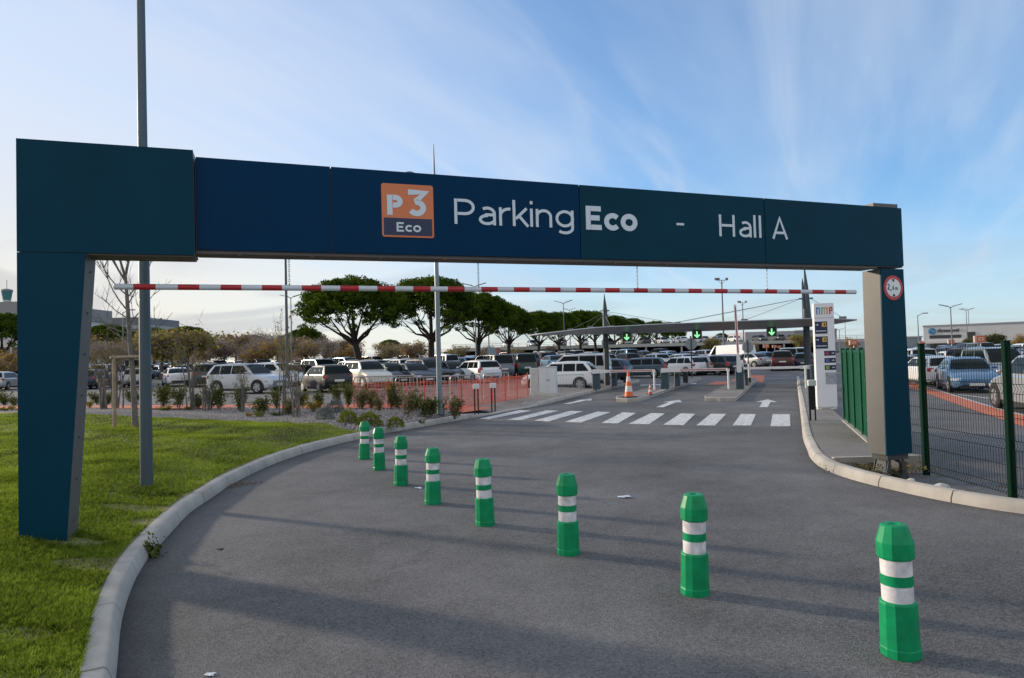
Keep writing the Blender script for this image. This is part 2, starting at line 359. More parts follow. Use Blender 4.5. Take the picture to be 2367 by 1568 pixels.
struct(band('footpath', 22.0, 44.0, M_path, 3.2, 23, lift=.008))
# grass blades: short turf thinning with distance
nb = 200000; ys = []
px = RNG.uniform(-140, 1010, nb * 3); pr = RNG.uniform(0, 1, nb * 3) ** 1.45
py = 958 + pr * 645; d_ = []; cnt = 0
gl = []
for x, y in zip(px, py):
    P = G(x, y, .3)
    if P.y > 24 or P.y < 2.0: continue
    xl = XL(P.y) - .19
    if P.x > xl: continue
    if P.y > 16.15 + (-3.4 - P.x) * .563 + .12 * math.sin(P.x * 5) : continue
    if xl - P.x < .9 and P.y < 9 and math.sin(P.x * 3.1 + P.y * 4.3) + math.sin(P.y * 7.7 - P.x * 2) > .45 + (xl - P.x) * 1.1 and RNG.uniform() < .85: continue
    gl.append((P.x, P.y, LZ(P.x, P.y, 15) - .006))
    if len(gl) >= nb: break
gl = np.array(gl); n = len(gl)
patch = .5 + .5 * np.sin(gl[:, 0] * 1.9 + np.sin(gl[:, 1] * 1.3) * 2) * np.sin(gl[:, 1] * 2.3 + gl[:, 0] * .6)
h = (.022 + .030 * RNG.uniform(0, 1, n) + .028 * patch * RNG.uniform(0, 1, n)); an = RNG.uniform(0, 6.283, n); wd = RNG.uniform(.003, .006, n) * (1 + .05 * gl[:, 1])
lean = RNG.normal(0, .6, (n, 2)) * h[:, None]
dx = np.stack([np.cos(an) * wd, np.sin(an) * wd, 0 * an], 1)
top = gl + np.concatenate([lean, h[:, None]], 1)
P3 = np.stack([gl - dx, gl + dx, top], 1)
M_grass = leafmat('grass_blades', (.045, .066, .010), (.265, .36, .042), (.52, .50, .16), scale=1.3, trans=.45, fine=22)
o = link('grass', tri_mesh('grass', P3, M_grass)); tag(o, 'short mown green grass covering the lawn left of the kerb', 'grass', kind='stuff')
# gravel chips on the planting bed
gp = []
for x, y in zip(RNG.uniform(-60, 1130, 26000), RNG.uniform(938, 1000, 26000)):
    P = G(x, y, .28)
    if P.x > XL(P.y) - .25 or P.y > 24.0: continue
    if P.y < 16.2 + (-3.4 - P.x) * .56 or P.y > 21.0 + (-1.2 - P.x) * .36: continue
    gp.append((P.x, P.y, zl(max(0, XL(P.y) - P.x), 18) + .01))
gp = np.array(gp); tri = []
for q in range(2):
    r = RNG.uniform(.018, .045, len(gp)); a0 = RNG.uniform(0, 6.28, len(gp))
    tp = gp + np.stack([0 * r, 0 * r, r * .9], 1)
    for k in range(3):
        A = gp + np.stack([np.cos(a0 + k * 2.09) * r, np.sin(a0 + k * 2.09) * r, 0 * r], 1); B_ = gp + np.stack([np.cos(a0 + k * 2.09 + 2.09) * r, np.sin(a0 + k * 2.09 + 2.09) * r, 0 * r], 1)
        tri.append(np.stack([A, B_, tp], 1))
    break
M_grav = mat('gravel_stone', (.42, .39, .39), .9, col2=(.13, .12, .125), scale=26, detail=1)
tag(link('gravel', tri_mesh('gravel', np.concatenate(tri), M_grav)), 'loose grey gravel chips mulching the shrub bed behind the lawn', 'gravel', kind='stuff')

# ---------------------------------------------------------------- right: footpath slab, soil verge, orange walkway, markings
slab = [p for p in offset([p for p in PR], -.16) if p.y > 10.6 and p.y < 40]
rows = []
for p in slab:
    xr = 6.25 + .37 * max(0, (p.y - 12)); xr = max(xr, p.x + .35); rows.append([(p.x, p.y, .128), ((p.x + xr) / 2, p.y, .130), (xr, p.y, .132)])
b = MB(); n = 3
b.add([q for r in rows for q in r], [(j * n + i, j * n + i + 1, (j + 1) * n + i + 1, (j + 1) * n + i) for j in range(len(rows) - 1) for i in range(n - 1)])
r0 = rows[0]; b.quad((r0[0][0], r0[0][1], -.15), (r0[2][0], r0[2][1], -.15), r0[2], r0[0])
struct(b.build('footpath', M_path))
b = MB(); b.box(slab[0].x + .03, 6.24, slab[0].y - .10, slab[0].y - .004, -.15, .14); struct(b.build('kerb', M_conc))
rows = []
for p in [q for q in offset(PR, -.15) if 4.8 < q.y < 10.7]:
    xr = 6.9 if p.y > 7.5 else 6.9 + (7.5 - p.y) * 1.8
    xr = max(xr, p.x + .4)
    rows.append([(p.x + (xr - p.x) * t, p.y, .105 - .235 * ss(t * 2.2) + .012 * math.sin(p.y * 9 + t * 14)) for t in np.linspace(0, 1, 8)])
struct(strip('verge', rows, M_soil))
def gpoly(name, pix, material, z=0.004, zf=None):
    b = MB(); P = [G(x, y, z) for x, y in pix]; b.add([(p.x, p.y, (zf(p.x, p.y) if zf else 0) + z) for p in P], [tuple(range(len(P)))]); return b
def gsheet(name, a, c, material, zoff, n=24, zz=-.12):                # ribbon between two pixel polylines lying on the ground
    def along(L, t):
        d = [0]
        for i in range(1, len(L)): d.append(d[-1] + math.dist(L[i], L[i - 1]))
        return (np.interp(t * d[-1], d, [q[0] for q in L]), np.interp(t * d[-1], d, [q[1] for q in L]))
    rows = []
    for t in np.linspace(0, 1, n):
        A = GG(*along(a, t)); B_ = GG(*along(c, t)); r = []
        for s in (0, .5, 1): P = A.lerp(B_, s); r.append((P.x, P.y, zg(P.x, P.y) + zoff))
        rows.append(r)
    return struct(strip(name, rows, material))
gsheet('orange_walkway', [(2075, 877), (2103, 884), (2143, 896), (2318, 950), (2420, 974)], [(2075, 889), (2103, 897), (2145, 911), (2240, 945), (2420, 1004)], M_orange, .006)
gsheet('walkway_line', [(2075, 875.5), (2103, 882.5), (2143, 894.3), (2318, 947.5), (2420, 971)], [(2075, 877), (2103, 884), (2143, 896), (2318, 950), (2420, 974)], M_white, .006)
gsheet('bay_line', [(2215, 912), (2367, 930)], [(2215, 913.3), (2367, 932)], M_white, .006)
gsheet('orange_walkway', [(1708, 868), (1768, 868)], [(1684, 884), (1764, 884)], M_orange, .006)
gsheet('orange_walkway', [(1655, 882), (1700, 882)], [(1630, 890), (1690, 890)], M_orange, .006)
gsheet('orange_walkway', [(1872, 882), (1910, 882)], [(1876, 908), (1912, 908)], M_orange, .012)
gsheet('bay_line', [(1480, 890), (1610, 886)], [(1480, 892), (1610, 888)], M_white, .006)
ST = [[(1107.7, 968), (1130.7, 969), (1228.7, 949.5), (1202.8, 948)], [(1172.5, 970.3), (1205.7, 971), (1292, 949.5), (1263, 949)], [(1234.5, 972.6), (1267.6, 974.6), (1348.3, 951), (1318, 950)], [(1305, 975.4), (1342.5, 976.9), (1411.7, 953), (1381.4, 951.6)],
 [(1390, 978), (1428, 979), (1470, 955), (1440, 953)], [(1453, 980), (1500, 981), (1537, 956), (1505, 955)], [(1533, 982), (1580, 983), (1607, 957), (1573, 956)], [(1610, 983.4), (1652.8, 983.9), (1678.8, 957), (1643, 956.6)], [(1693.6, 983.4), (1735.8, 983.9), (1747.5, 957.4), (1712.6, 957)], [(1780.8, 985.5), (1827, 985.5), (1826, 958), (1786, 957.6)]]
for i, q in enumerate(ST):
    b = gpoly('s', q, M_white, .008); o = b.build('crosswalk_stripe', M_white); o['kind'] = 'structure'
for (x0, y0, x1, y1) in [(1309, 934.5, 1368, 922), (1525, 942, 1570, 924.5), (1765, 942, 1775, 924)]:
    A = G(x0, y0); B_ = G(x1, y1); d = (B_ - A); L = d.length; d.normalize(); s = Vector((d.y, -d.x, 0))
    def q(a, c): P = A + d * a + s * c; return (P.x, P.y, .008)
    b = MB(); hw = .36; b.add([q(0, -.13), q(0, .13), q(L * .62, .13), q(L * .62, -.13)], [(0, 1, 2, 3)]); b.add([q(L * .62, -hw), q(L * .62, -.13), q(L * .62, .13), q(L * .62, hw), q(L, 0)], [(0, 1, 2, 3, 4)])
    struct(b.build('lane_arrow', M_white))
# toll islands
UA = Vector((.375, .927)); VA = Vector((.927, -.375))
def island(pix, name='traffic_island'):
    P = [G(x, y) for x, y in pix]; c = sum((p for p in P), Vector()) / len(P)
    b = MB(); r = []
    for z, k in ((-.02, 0), (.13, 0), (.145, .02), (.145, .17), (.135, .175)):
        r.append([((p + (c - p).normalized() * k * 1.25).x, (p + (c - p).normalized() * k * 1.25).y, z) for p in P])
    n = len(P); vs = [p for q in r for p in q]; fs = []; mi = []
    for i in range(4):
        for j in range(n): fs.append((i * n + j, i * n + (j + 1) % n, (i + 1) * n + (j + 1) % n, (i + 1) * n + j))
    b.add(vs, fs, 0); b.add([vs[4 * n + j] for j in range(n)], [tuple(range(n))], 1)
    return struct(b.build(name, [M_conc, M_path]))
island([(1424, 924), (1424, 930), (1450, 930.5), (1484, 928), (1545, 905), (1622, 879), (1600, 877), (1520, 898)])
island([(1629, 924.5), (1629.5, 928), (1665, 929), (1701, 928), (1752, 881), (1738, 879.5), (1690, 888)])
island([(1205, 944.5), (1263, 934), (1368, 908), (1478, 883), (1440, 878), (1330, 898), (1240, 921)], 'traffic_island')
# ---------------------------------------------------------------- lettering: stroked geometric glyphs, built as thin relief
def arc(cx, cy, rx, ry, a0, a1, n=14): return [(cx + rx * math.cos(rad(a0 + (a1 - a0) * i / n)), cy + ry * math.sin(rad(a0 + (a1 - a0) * i / n))) for i in range(n + 1)]
def glyph(ch, w):
    h = w / 2; x = .74
    if ch == 'P': r = .32 - h; return [[(h, 0), (h, 1)], [(w, 1 - h), (.36, 1 - h)] + arc(.36, .68, .32 - h + .02, r, 90, -90) + [(w, .36 + h)]], .78
    if ch == 'a': return [[(.54, 0), (.54, .46)], arc(.30, .46, .24, .28 - h, 0, 128), [(.54, .43 - h * .3), (.27, .43 - h * .3)] + arc(.27, .215, .21, .215 - h * 1.0, 90, 270) + arc(.30, .24, .24, .24 - h, 272, 340, 6)], .66
    if ch == 'r': return [[(h, 0), (h, x)], arc(.36, .40, .36 - h, .34 - h, 180, 82)], .44
    if ch == 'k': return [[(h, 0), (h, 1.06)], [(.50, x), (w, .30)], [(.20, .46), (.54, 0)]], .58
    if ch == 'i': return [[(h, 0), (h, x)], [(h, .92), (h, .92 + w * 1.15)]], .17
    if ch == 'n': return [[(h, 0), (h, x)], arc(.30, .44, .30 - h, .30 - h, 180, 0) + [(.60 - h, 0)]], .68
    if ch == 'g': return [arc(.345, .385, .345 - h, .355 - h, 0, 360, 26), [(.66 - h + .02, x), (.66 - h + .02, .02)] + arc(.345, 0, .335 - h, .26 - h, 0, -140, 12)], .76
    if ch == 'E': return [[(h, 0), (h, 1)], [(w, 1 - h), (.66, 1 - h)], [(w, .505), (.60, .505)], [(w, h), (.68, h)]], .76
    if ch == 'c': return [arc(.38, .37, .38 - h, .37 - h, 42, 318, 22)], .70
    if ch == 'o': return [arc(.38, .37, .38 - h, .37 - h, 0, 360, 28)], .82
    if ch == 'H': return [[(h, 0), (h, 1)], [(.74 - h, 0), (.74 - h, 1)], [(w, .51), (.74 - w, .51)]], .90
    if ch == 'l': return [[(h, 0), (h, 1.04)]], .23
    if ch == 'A': return [[(h * .9, 0), (.41, 1 - h * .4), (.82 - h * .9, 0)], [(.20, .29), (.62, .29)]], .84
    if ch == '-': return [[(0, .36), (.38, .36)]], .5
    if ch == '3': return [[(.05, 1 - h), (.62, 1 - h), (.34, .60)] + arc(.33, .31 , .33 - h, .31 - h * .9, 82, -150, 16)], .72
    if ch == '2': return [arc(.30, .72, .27 - h * .4, .28 - h, 160, -30, 10) + [(.06, h)], [(.05, h), (.60, h)]], .7
    if ch == '6': return [arc(.31, .31, .30 - h, .31 - h, 0, 360, 20), [(.03 + h, .33)] + arc(.36, .45, .35 - h, .55 - h, 190, 70, 8)], .7
    if ch == ',': return [[(.08, .12), (.08, 0), (.02, -.16)]], .26
    if ch == 'm': return [[(h, 0), (h, x)], arc(.26, .5, .26 - h, .24 - h, 180, 0) + [(.52 - h, 0)], arc(.78 - w, .5, .26 - h, .24 - h, 180, 0) + [(1.04 - w - h, 0)]], 1.1
    if ch == 'h': return [[(h, 0), (h, 1.05)], arc(.30, .44, .30 - h, .30 - h, 180, 0) + [(.60 - h, 0)]], .68
    if ch == 's': return [arc(.27, .545, .22, .195 - h, 40, 265, 10) + arc(.27, .20, .25, .20 - h, 88, -140, 10)], .56
    if ch == 't': return [[(.17, .95), (.17, .2)] + arc(.35, .19, .18, .19 - h, 180, 280, 6), [(0, x - h), (.40, x - h)]], .46
    if ch == 'p': return [[(h, -.26), (h, x)], arc(.36, .37, .36 - h, .37 - h, 0, 360, 24)], .78
    return [], .4
def text_mb(mb, s, x, z, cap, w, y=0.0, sx=1.0, mi=0, M=None, th=.006, track=.03):
    """letters in the local x-z plane, facing -y"""
    k = 0
    for ch in s:
        st, adv = glyph(ch, w)
        for pl in st:
            P = [Vector((x + a * cap * sx, z + c * cap)) for a, c in pl]; P = [q for i_, q in enumerate(P) if i_ == 0 or (q - P[i_ - 1]).length > 1e-5]; hw = w * cap / 2; n = len(P); closed = (P[0] - P[-1]).length < 1e-4 and n > 3
            Lf = []; Rt = []
            for i in range(n):
                a = P[i - 1] if i > 0 else (P[-2] if closed else None); c = P[i + 1] if i < n - 1 else (P[1] if closed else None)
                d1 = (P[i] - a).normalized() if a is not None else None; d2 = (c - P[i]).normalized() if c is not None else None
                d = (d1 + d2) if d1 is not None and d2 is not None else (d1 or d2)
                d = d.normalized(); nn = Vector((-d.y, d.x)); kk = 1.0
                if d1 is not None and d2 is not None: kk = min(1.8, 1 / max(.5, nn.dot(Vector((-d1.y, d1.x)))))
                Lf.append(P[i] + nn * hw * kk); Rt.append(P[i] - nn * hw * kk)
            yy = y - th - k * .0003; k += 1
            for i in range(n - 1):
                q = [Lf[i], Lf[i + 1], Rt[i + 1], Rt[i]]
                v0 = [(p.x, yy, p.y) for p in q]; v1 = [(p.x, y + .002, p.y) for p in q]
                if M: v0 = [M @ Vector(p) for p in v0]; v1 = [M @ Vector(p) for p in v1]
                mb.add(v0 + v1, [(0, 1, 2, 3), (0, 4, 5, 1), (2, 6, 7, 3)], mi)
        x += (adv + track) * cap * sx if ch != ' ' else .35 * cap
    return x
def text_w(s, cap, w, track=.03): return sum((glyph(c, w)[1] + track) * cap if c != ' ' else .35 * cap for c in s)
def text_fit(mb, s, x0, x1, z, cap, w, **k):
    s_ = (x1 - x0) / (text_w(s, 1, w, k.get('track', .03)) - .06) / cap; text_mb(mb, s, x0, z, cap, w, sx=s_, **k)

# ---------------------------------------------------------------- the entrance portal (local x along the beam, y away from the viewer)
M_navy = mat('portal_navy', (.003, .042, .074), .38, var=.07, scale=1.2, spec=.07)
M_navy_refl = mat('portal_navy_reflection', (.0008, .032, .088), .36, var=.05, scale=1.0, spec=.06)  # bluer copy of the navy cladding, sky reflection put into its colour
M_side = mat('portal_grey_side', (.105, .104, .10), .55, var=.05, scale=3)
M_under = mat('portal_underside', (.09, .075, .065), .6, var=.15, scale=4)
M_letter = mat('letter_white', (.62, .72, .80), .5)
M_org = mat('logo_orange', (.66, .19, .075), .45)
M_logonavy = mat('logo_navy', (.008, .022, .075), .4)
PA = G(43, 1238, .3); PB = At(2095, 800, 9.8); PANG = math.atan2(PB.y - PA.y, PB.x - PA.x)
portal = thing('entrance_portal', 'huge navy blue portal over the road lettered Parking Eco - Hall A', 'gateway', (PA.x, PA.y, 0), PANG)
DEP = .40
b = MB()                                                             # tapered left leg: front navy, flanks grey
f0 = [(0, .16), (.375, .16), (.556, 2.905), (0, 2.905)]
b.loft([[(x, 0, z) for x, z in f0], [(x, .02, z) for x, z in f0]], 0)
f1 = [(.004, .16), (.371, .16), (.552, 2.902), (.004, 2.902)]
b.loft([[(x, .02, z) for x, z in f1], [(x, DEP, z) for x, z in f1]], 1)
for k in range(7):
    z = .35 + k * .4; x = .371 + (.552 - .371) * (z - .16) / 2.745
    b.ell((x + .004, .2, z), (.012, .012, .012), 2, 6, 4)
b.build('leg', [M_navy, M_side, M_under], portal)
b = MB(); b.box(0, 1.5, 0, .022, 2.912, 3.97, 0); b.box(.004, 1.497, .022, DEP, 2.915, 3.966, 1); b.build('corner_block', [M_navy, mat('portal_block_side', (.16, .17, .18), .5)], portal)
b = MB(); b.box(.02, 1.485, .02, DEP - .02, 2.895, 2.911, 0); b.build('soffit', M_under, portal)
# beam: four face panels on a dark carrier
cuts = [1.512, 2.84, 5.765, 8.485, 10.92]
def ztop(t): return 3.925 - (t - 1.5) * .0098
for i in range(4):
    a, c = cuts[i] + .006, cuts[i + 1] - .006
    b = MB(); b.loft([[(a, y, 2.985), (c, y, 2.985), (c, y, ztop(c)), (a, y, ztop(a))] for y in (.08, .1)])
    b.build('face_panel', [M_navy_refl if i < 2 else M_navy], portal)
b = MB(); b.loft([[(1.505, y, 2.965), (10.915, y, 2.965), (10.915, y, ztop(10.9) - .012), (1.505, y, ztop(1.5) - .012)] for y in (.102, .36)])
b.box(1.505, 10.42, .088, .38, 2.943, 2.963, 1)
for k in range(12): b.box(1.9 + k * .72, 1.93 + k * .72, .09, .12, 2.93, 2.943, 1)
b.build('carrier_beam', [mat('beam_back', (.03, .045, .06), .5), M_under], portal)
b = MB(); b.ell((3.72, .22, 3.90), (.09, .09, .05)); b.build('beam_sensor', M_side, portal)
b = MB(); b.box(10.44, 10.9, .13, .40, 3.84, 3.90, 0); b.build('end_cap', M_side, portal)
# right leg on splayed feet
b = MB(); fr = [(10.445, .27), (10.925, .27), (10.905, 2.94), (10.475, 2.94)]
b.loft([[(x, .08, z) for x, z in fr], [(x, .10, z) for x, z in fr]], 0)
fs_ = [(x + (.004 if i in (0, 3) else -.004), z) for i, (x, z) in enumerate(fr)]
b.loft([[(x, .10, z) for x, z in fs_], [(x, .41, z) for x, z in fs_]], 1); b.build('leg', [M_navy, M_side], portal)
b = MB(); b.box(10.49, 10.88, .11, .385, .19, .27, 0)
for (cx, cy) in ((10.52, .14), (10.52, .37), (10.85, .14), (10.85, .37)):
    b.loft([[(cx - .07, cy, -.12), (cx + .07, cy, -.12), (cx + .07, cy + .012, -.12), (cx - .07, cy + .012, -.12)], [(cx - .018 + (10.685 - cx) * .25, cy, .19), (cx + .018 + (10.685 - cx) * .25, cy, .19), (cx + .018 + (10.685 - cx) * .25, cy + .012, .19), (cx - .018 + (10.685 - cx) * .25, cy + .012, .19)]], 0)
b.loft([[(10.46, .14, -.12), (10.60, .14, -.12), (10.60, .38, -.12), (10.46, .38, -.12)], [(10.56, .2, .19), (10.585, .2, .19), (10.585, .36, .19), (10.56, .36, .19)]], 0)
b.loft([[(10.76, .14, -.12), (10.90, .14, -.12), (10.90, .38, -.12), (10.76, .38, -.12)], [(10.78, .2, .19), (10.81, .2, .19), (10.81, .36, .19), (10.78, .36, .19)]], 0)
b.build('foot', [mat('foot_steel', (.05, .055, .06), .6, var=.2, scale=9)], portal)
# lettering
b = MB(); text_fit(b, 'Parking', 4.195, 5.70, 3.345, .29, .115, y=.08); b.build('lettering', M_letter, portal)['label'] = 'white letters reading Parking'
b = MB(); text_fit(b, 'Eco', 5.842, 6.56, 3.338, .292, .215, y=.08); b.build('lettering', M_letter, portal)['label'] = 'bold white letters reading Eco'
b = MB(); b.box(7.115, 7.225, .074, .082, 3.44, 3.468); b.build('lettering', M_letter, portal)['label'] = 'white dash between the words'
b = MB(); text_fit(b, 'Hall', 7.755, 8.45, 3.318, .288, .115, y=.08); b.build('lettering', M_letter, portal)['label'] = 'white letters reading Hall'
b = MB(); text_fit(b, 'A', 8.597, 8.855, 3.312, .288, .115, y=.08); b.build('lettering', M_letter, portal)['label'] = 'white letter A'
# logo
lg = MB(); x0, x1, z0, z1 = 3.377, 3.957, 3.172, 3.765
def rrect(x0, x1, z0, z1, r):
    out = []
    for cx, cz, a in ((x1 - r, z1 - r, 0), (x0 + r, z1 - r, 90), (x0 + r, z0 + r, 180), (x1 - r, z0 + r, 270)): out += arc(cx, cz, r, r, a, a + 90, 4)
    return out
rr = rrect(x0, x1, z0, z1, .025); lg.loft([[(x, .081, z) for x, z in rr], [(x, .072, z) for x, z in rr]], 0)
logo = lg.build('logo_panel', M_org, portal)
b = MB(); b.box(x0 + .02, x1 - .02, .0695, .073, z0 + .02, z0 + .212); b.build('logo_field', M_logonavy, logo)
b = MB(); text_fit(b, 'P', 3.432, 3.628, 3.415, .225, .26, y=.072, th=.003); text_fit(b, '3', 3.655, 3.885, 3.415, .295, .21, y=.072, th=.003)
text_fit(b, 'Eco', 3.535, 3.815, 3.232, .105, .19, y=.069, th=.003); b.build('logo_lettering', M_letter, logo)
# height limit sign on the right leg
sg = thing('height_limit_sign', 'round red-rimmed height limit sign reading 2,6 m on the right leg', 'road sign', (0, 0, 0))
sg.matrix_world = Matrix.Translation((PA.x, PA.y, 0)) @ Matrix.Rotation(PANG, 4, 'Z') @ Matrix.Translation((10.69, .072, 2.665))
def disc(b, r, y0, y1, mi=0, n=40): b.loft([[(r * math.cos(2 * math.pi * j / n), y, r * math.sin(2 * math.pi * j / n)) for j in range(n)] for y in (y0, y1)], mi)
b = MB(); disc(b, .178, 0, .010); b.build('rim', mat('sign_red', (.50, .055, .06), .45), sg)
b = MB(); disc(b, .133, -.003, .002); b.build('sign_face', mat('sign_white', (.74, .78, .82), .5), sg)
b = MB(); text_mb(b, '2', -.115, -.03, .085, .17, y=-.003, th=.002, sx=.8); text_mb(b, ',', -.055, -.03, .085, .2, y=-.003, th=.002); text_mb(b, '6', -.02, -.03, .06, .17, y=-.003, th=.002, sx=.8); text_mb(b, 'm', .035, -.03, .05, .15, y=-.003, th=.002, sx=.9)
for s in (1, -1): b.add([(-.03, -.0055, s * .125), (.03, -.0055, s * .125), (0, -.0055, s * .078)], [(0, 1, 2)])
b.build('numerals', mat('sign_black', (.02, .025, .035), .6), sg)
# height bar hung from chains
hb = thing('height_bar', 'long red and white striped height bar hanging on chains below the blue beam', 'height barrier', (PA.x, PA.y, 0), PANG)
M_red = mat('bar_red', (.42, .018, .025), .45, var=.12, scale=6); M_barw = mat('bar_white', (.60, .66, .72), .45, var=.06, scale=5)
b = MB(); xs = [.757, .94]; x = .94; step = .199
xs = [.757] + [.925 + k * .2 for k in range(47)]; xs = [q for q in xs if q < 10.05] + [10.115]
for i in range(len(xs) - 1): b.tube([(xs[i], .2, 2.612), (xs[i + 1], .2, 2.612)], .030, 14, 0 if i % 2 else 1)
b.ell((.757, .2, 2.612), (.012, .03, .03), 1, 8, 6); b.ell((10.115, .2, 2.612), (.012, .03, .03), 1, 8, 6)
b.build('bar', [M_red, M_barw], hb, smooth=40)
M_chain = mat('chain_steel', (.22, .22, .23), .4, .7)
for cx in (2.40, 4.50, 6.595, 8.59):
    b = MB(); z = 2.94; k = 0
    while z > 2.645:
        a = .009; pts = [(cx + (a if k % 2 else 0) * math.cos(t), .2 + (0 if k % 2 else a) * math.cos(t), z - .014 + .018 * math.sin(t)) for t in np.linspace(0, 2 * math.pi, 9)]
        b.tube(pts, .0026, 5); z -= .026; k += 1
    b.tube([(cx, .2, 2.66), (cx, .2, 2.635)], .006, 6); b.build('chain', M_chain, hb)

# ---------------------------------------------------------------- green bollards
M_grn = mat('bollard_green', (.003, .30, .118), .42, spec=.22, col2=(.003, .20, .08), scale=9, detail=10, bump=.10, bscale=14)
M_band = mat('bollard_white', (.84, .83, .87), .45, col2=(.42, .41, .43), scale=12, detail=12)
bol = thing('bollard', 'x', 'bollard', (0, 0, 0), 0, 'green bollards across the road')
def gon(r, z, n=10): return (r, z)
b = MB(); b.lathe([(.114, 0), (.117, .006), (.117, .05), (.114, .056), (.109, .300), (.106, .310), (.096, .314)], 12, ph=.2)
for a in (.9, 2.6, 4.1, 5.5): pass
b.build('base_sleeve', M_grn, bol)
for z0, z1 in ((.312, .408), (.462, .563)):
    b = MB(); b.lathe([(.0905, z0), (.091, z0 + .004), (.091, z1 - .004), (.0905, z1)], 28); b.build('reflective_band', M_band, bol, smooth=40)
b = MB(); b.lathe([(.0935, .406), (.0935, .464)], 28); b.build('middle_ring', M_grn, bol, smooth=40)
b = MB(); b.lathe([(.100, .554), (.106, .558), (.109, .567), (.109, .648), (.107, .656), (.080, .738), (.074, .745), (.068, .748), (.036, .748), (.03, .741)], 12, ph=.2); b.build('cap', M_grn, bol)
BL = [(842, 1063, .718, 'farthest green bollard, tip bent, beside the left kerb'), (877, 1088, .73, 'second farthest green bollard from the left kerb'), (927, 1124, .736, 'third green bollard counted from the left kerb'), (1001, 1168, .726, 'fourth green bollard from the left kerb, left of the road centre'), (1122, 1218, .742, 'fifth green bollard from the left kerb, under the lettering Parking'), (1314, 1286, .753, 'sixth green bollard, third nearest the viewer'), (1607, 1381, .776, 'second nearest green bollard, dark scuffs on its lower white band'), (2083, 1527, .80, 'nearest and largest green bollard at the lower right of the road')]
for i, (x, y, h, lb) in enumerate(BL):
    P = G(x, y); P = P + Vector((P.x, P.y, 0)).normalized() * .085; tp = [975, 988, 1008, 1035, 1060, 1095, 1140, 1210][i]; rr_ = ray(x, tp); h = EYE + rr_.z * (P.y / rr_.y); k = h / .75; kk = (k + 1) / 2 * .93
    o = bol if i == 7 else dup(bol)
    o.location = P; o.rotation_euler = (random.uniform(-.02, .02), random.uniform(-.025, .025), random.uniform(0, 6)); o.scale = (kk, kk, k); o['label'] = lb
    if i == 0: o.rotation_euler = (0, .05, 1.1)
    if i == 7: o.rotation_euler = (0, -.012, 5.95)
# ---------------------------------------------------------------- toll canopy
M_steel = mat('canopy_steel', (.30, .325, .35), .45, .2, var=.06, scale=2); M_dsteel = mat('dark_steel', (.035, .055, .07), .5, var=.1, scale=3)
M_cable = mat('cable', (.16, .16, .16), .5)
m1 = G(1403.4, 891.6, .13); m2 = G(1872, 886, .13); cv = (m2 - m1); CL = math.hypot(cv.x, cv.y); CA = math.atan2(cv.y, cv.x)
cn = thing('canopy', 'long grey winged canopy on two pointed masts over the entry lanes', 'canopy', (m1.x, m1.y, 0), CA)
b = MB()
def wing(t, w, zt, th): return [(t, -w, zt - .04), (t, -w * .94, zt), (t, w * .94, zt), (t, w, zt - .04), (t, w * .5, zt - th), (t, -w * .5, zt - th)]
b.loft([wing(-4.5, .10, 3.10, .05), wing(-3.2, .9, 3.18, .12), wing(-1.2, 1.7, 3.28, .24), wing(0, 2.1, 3.33, .34), wing(3.5, 2.25, 3.36, .37), wing(CL - 2, 2.25, 3.34, .37), wing(CL, 2.0, 3.33, .34), wing(CL + 1.1, 1.3, 3.30, .26), wing(CL + 2.25, .12, 3.26, .06)])
b.build('roof', M_steel, cn)
b = MB(); b.tube([(0, 0, 0), (0, 0, 4.35), (0, 0, 4.4), (0, 0, 5.25)], [.165, .135, .13, .012], 12); b.lathe([(.30, 3.32), (.30, 3.38), (.17, 3.40)], 12)
for z in (4.05, 4.30):
    b.box(-.26, .26, -.03, .03, z - .03, z + .03); b.box(-.03, .03, -.26, .26, z - .03, z + .03)
b.build('mast', M_dsteel, cn, smooth=40)
b = MB()
b.tube([(CL - .06, 0, 0), (CL - .06, 0, 3.9)], [.18, .15], 12); b.tube([(CL - .13, 0, 3.2), (CL - .16, 0, 5.2), (CL - .16, 0, 5.45)], [.11, .05, .01], 8); b.tube([(CL + .06, 0, 3.2), (CL + .0, 0, 5.0), (CL - .06, 0, 6.2)], [.15, .10, .015], 10); b.lathe([(.33, 3.32), (.33, 3.38), (.2, 3.42)], 12, c=(CL, 0))
b.box(CL - .36, CL + .3, -.04, .04, 4.38, 4.45)
b.build('mast', M_dsteel, cn, smooth=40)
for a, e in (((-.1, 0, 4.15), (-1.9, -.4, 3.3)), ((0, -.1, 4.1), (-.5, -1.5, 3.34)), ((0, -.1, 4.1), (.6, -1.5, 3.34)), ((.1, 0, 4.25), (4.0, -.6, 3.4)), ((.1, 0, 4.2), (2.0, .8, 3.4)), ((CL - .3, 0, 4.42), (3.6, -.8, 3.4)), ((CL - .3, .1, 4.42), (3.3, .6, 3.4)), ((CL - .3, 0, 4.40), (CL - 3.0, -.9, 3.4)), ((CL + .2, 0, 4.4), (CL + 1.6, -.2, 3.35))):
    b = MB(); b.tube([a, e], .011, 6); d = Vector(e) - Vector(a); b.box(e[0] - .16, e[0] + .16, e[1] - .09, e[1] + .09, e[2] - .08, e[2] + .07); b.build('stay_cable', M_cable, cn)
M_black = mat('signal_black', (.006, .02, .012), .4); M_sigfr = mat('signal_frame', (.30, .36, .33), .5)
M_arrow = mat('signal_green_light', (.2, .8, .35), .5, emit=(.35, 1.0, .42, .6))
arrows = ['green down arrow signal beside the left canopy mast', 'green down arrow signal under the middle of the canopy', 'green down arrow signal hung nearest the right canopy mast']
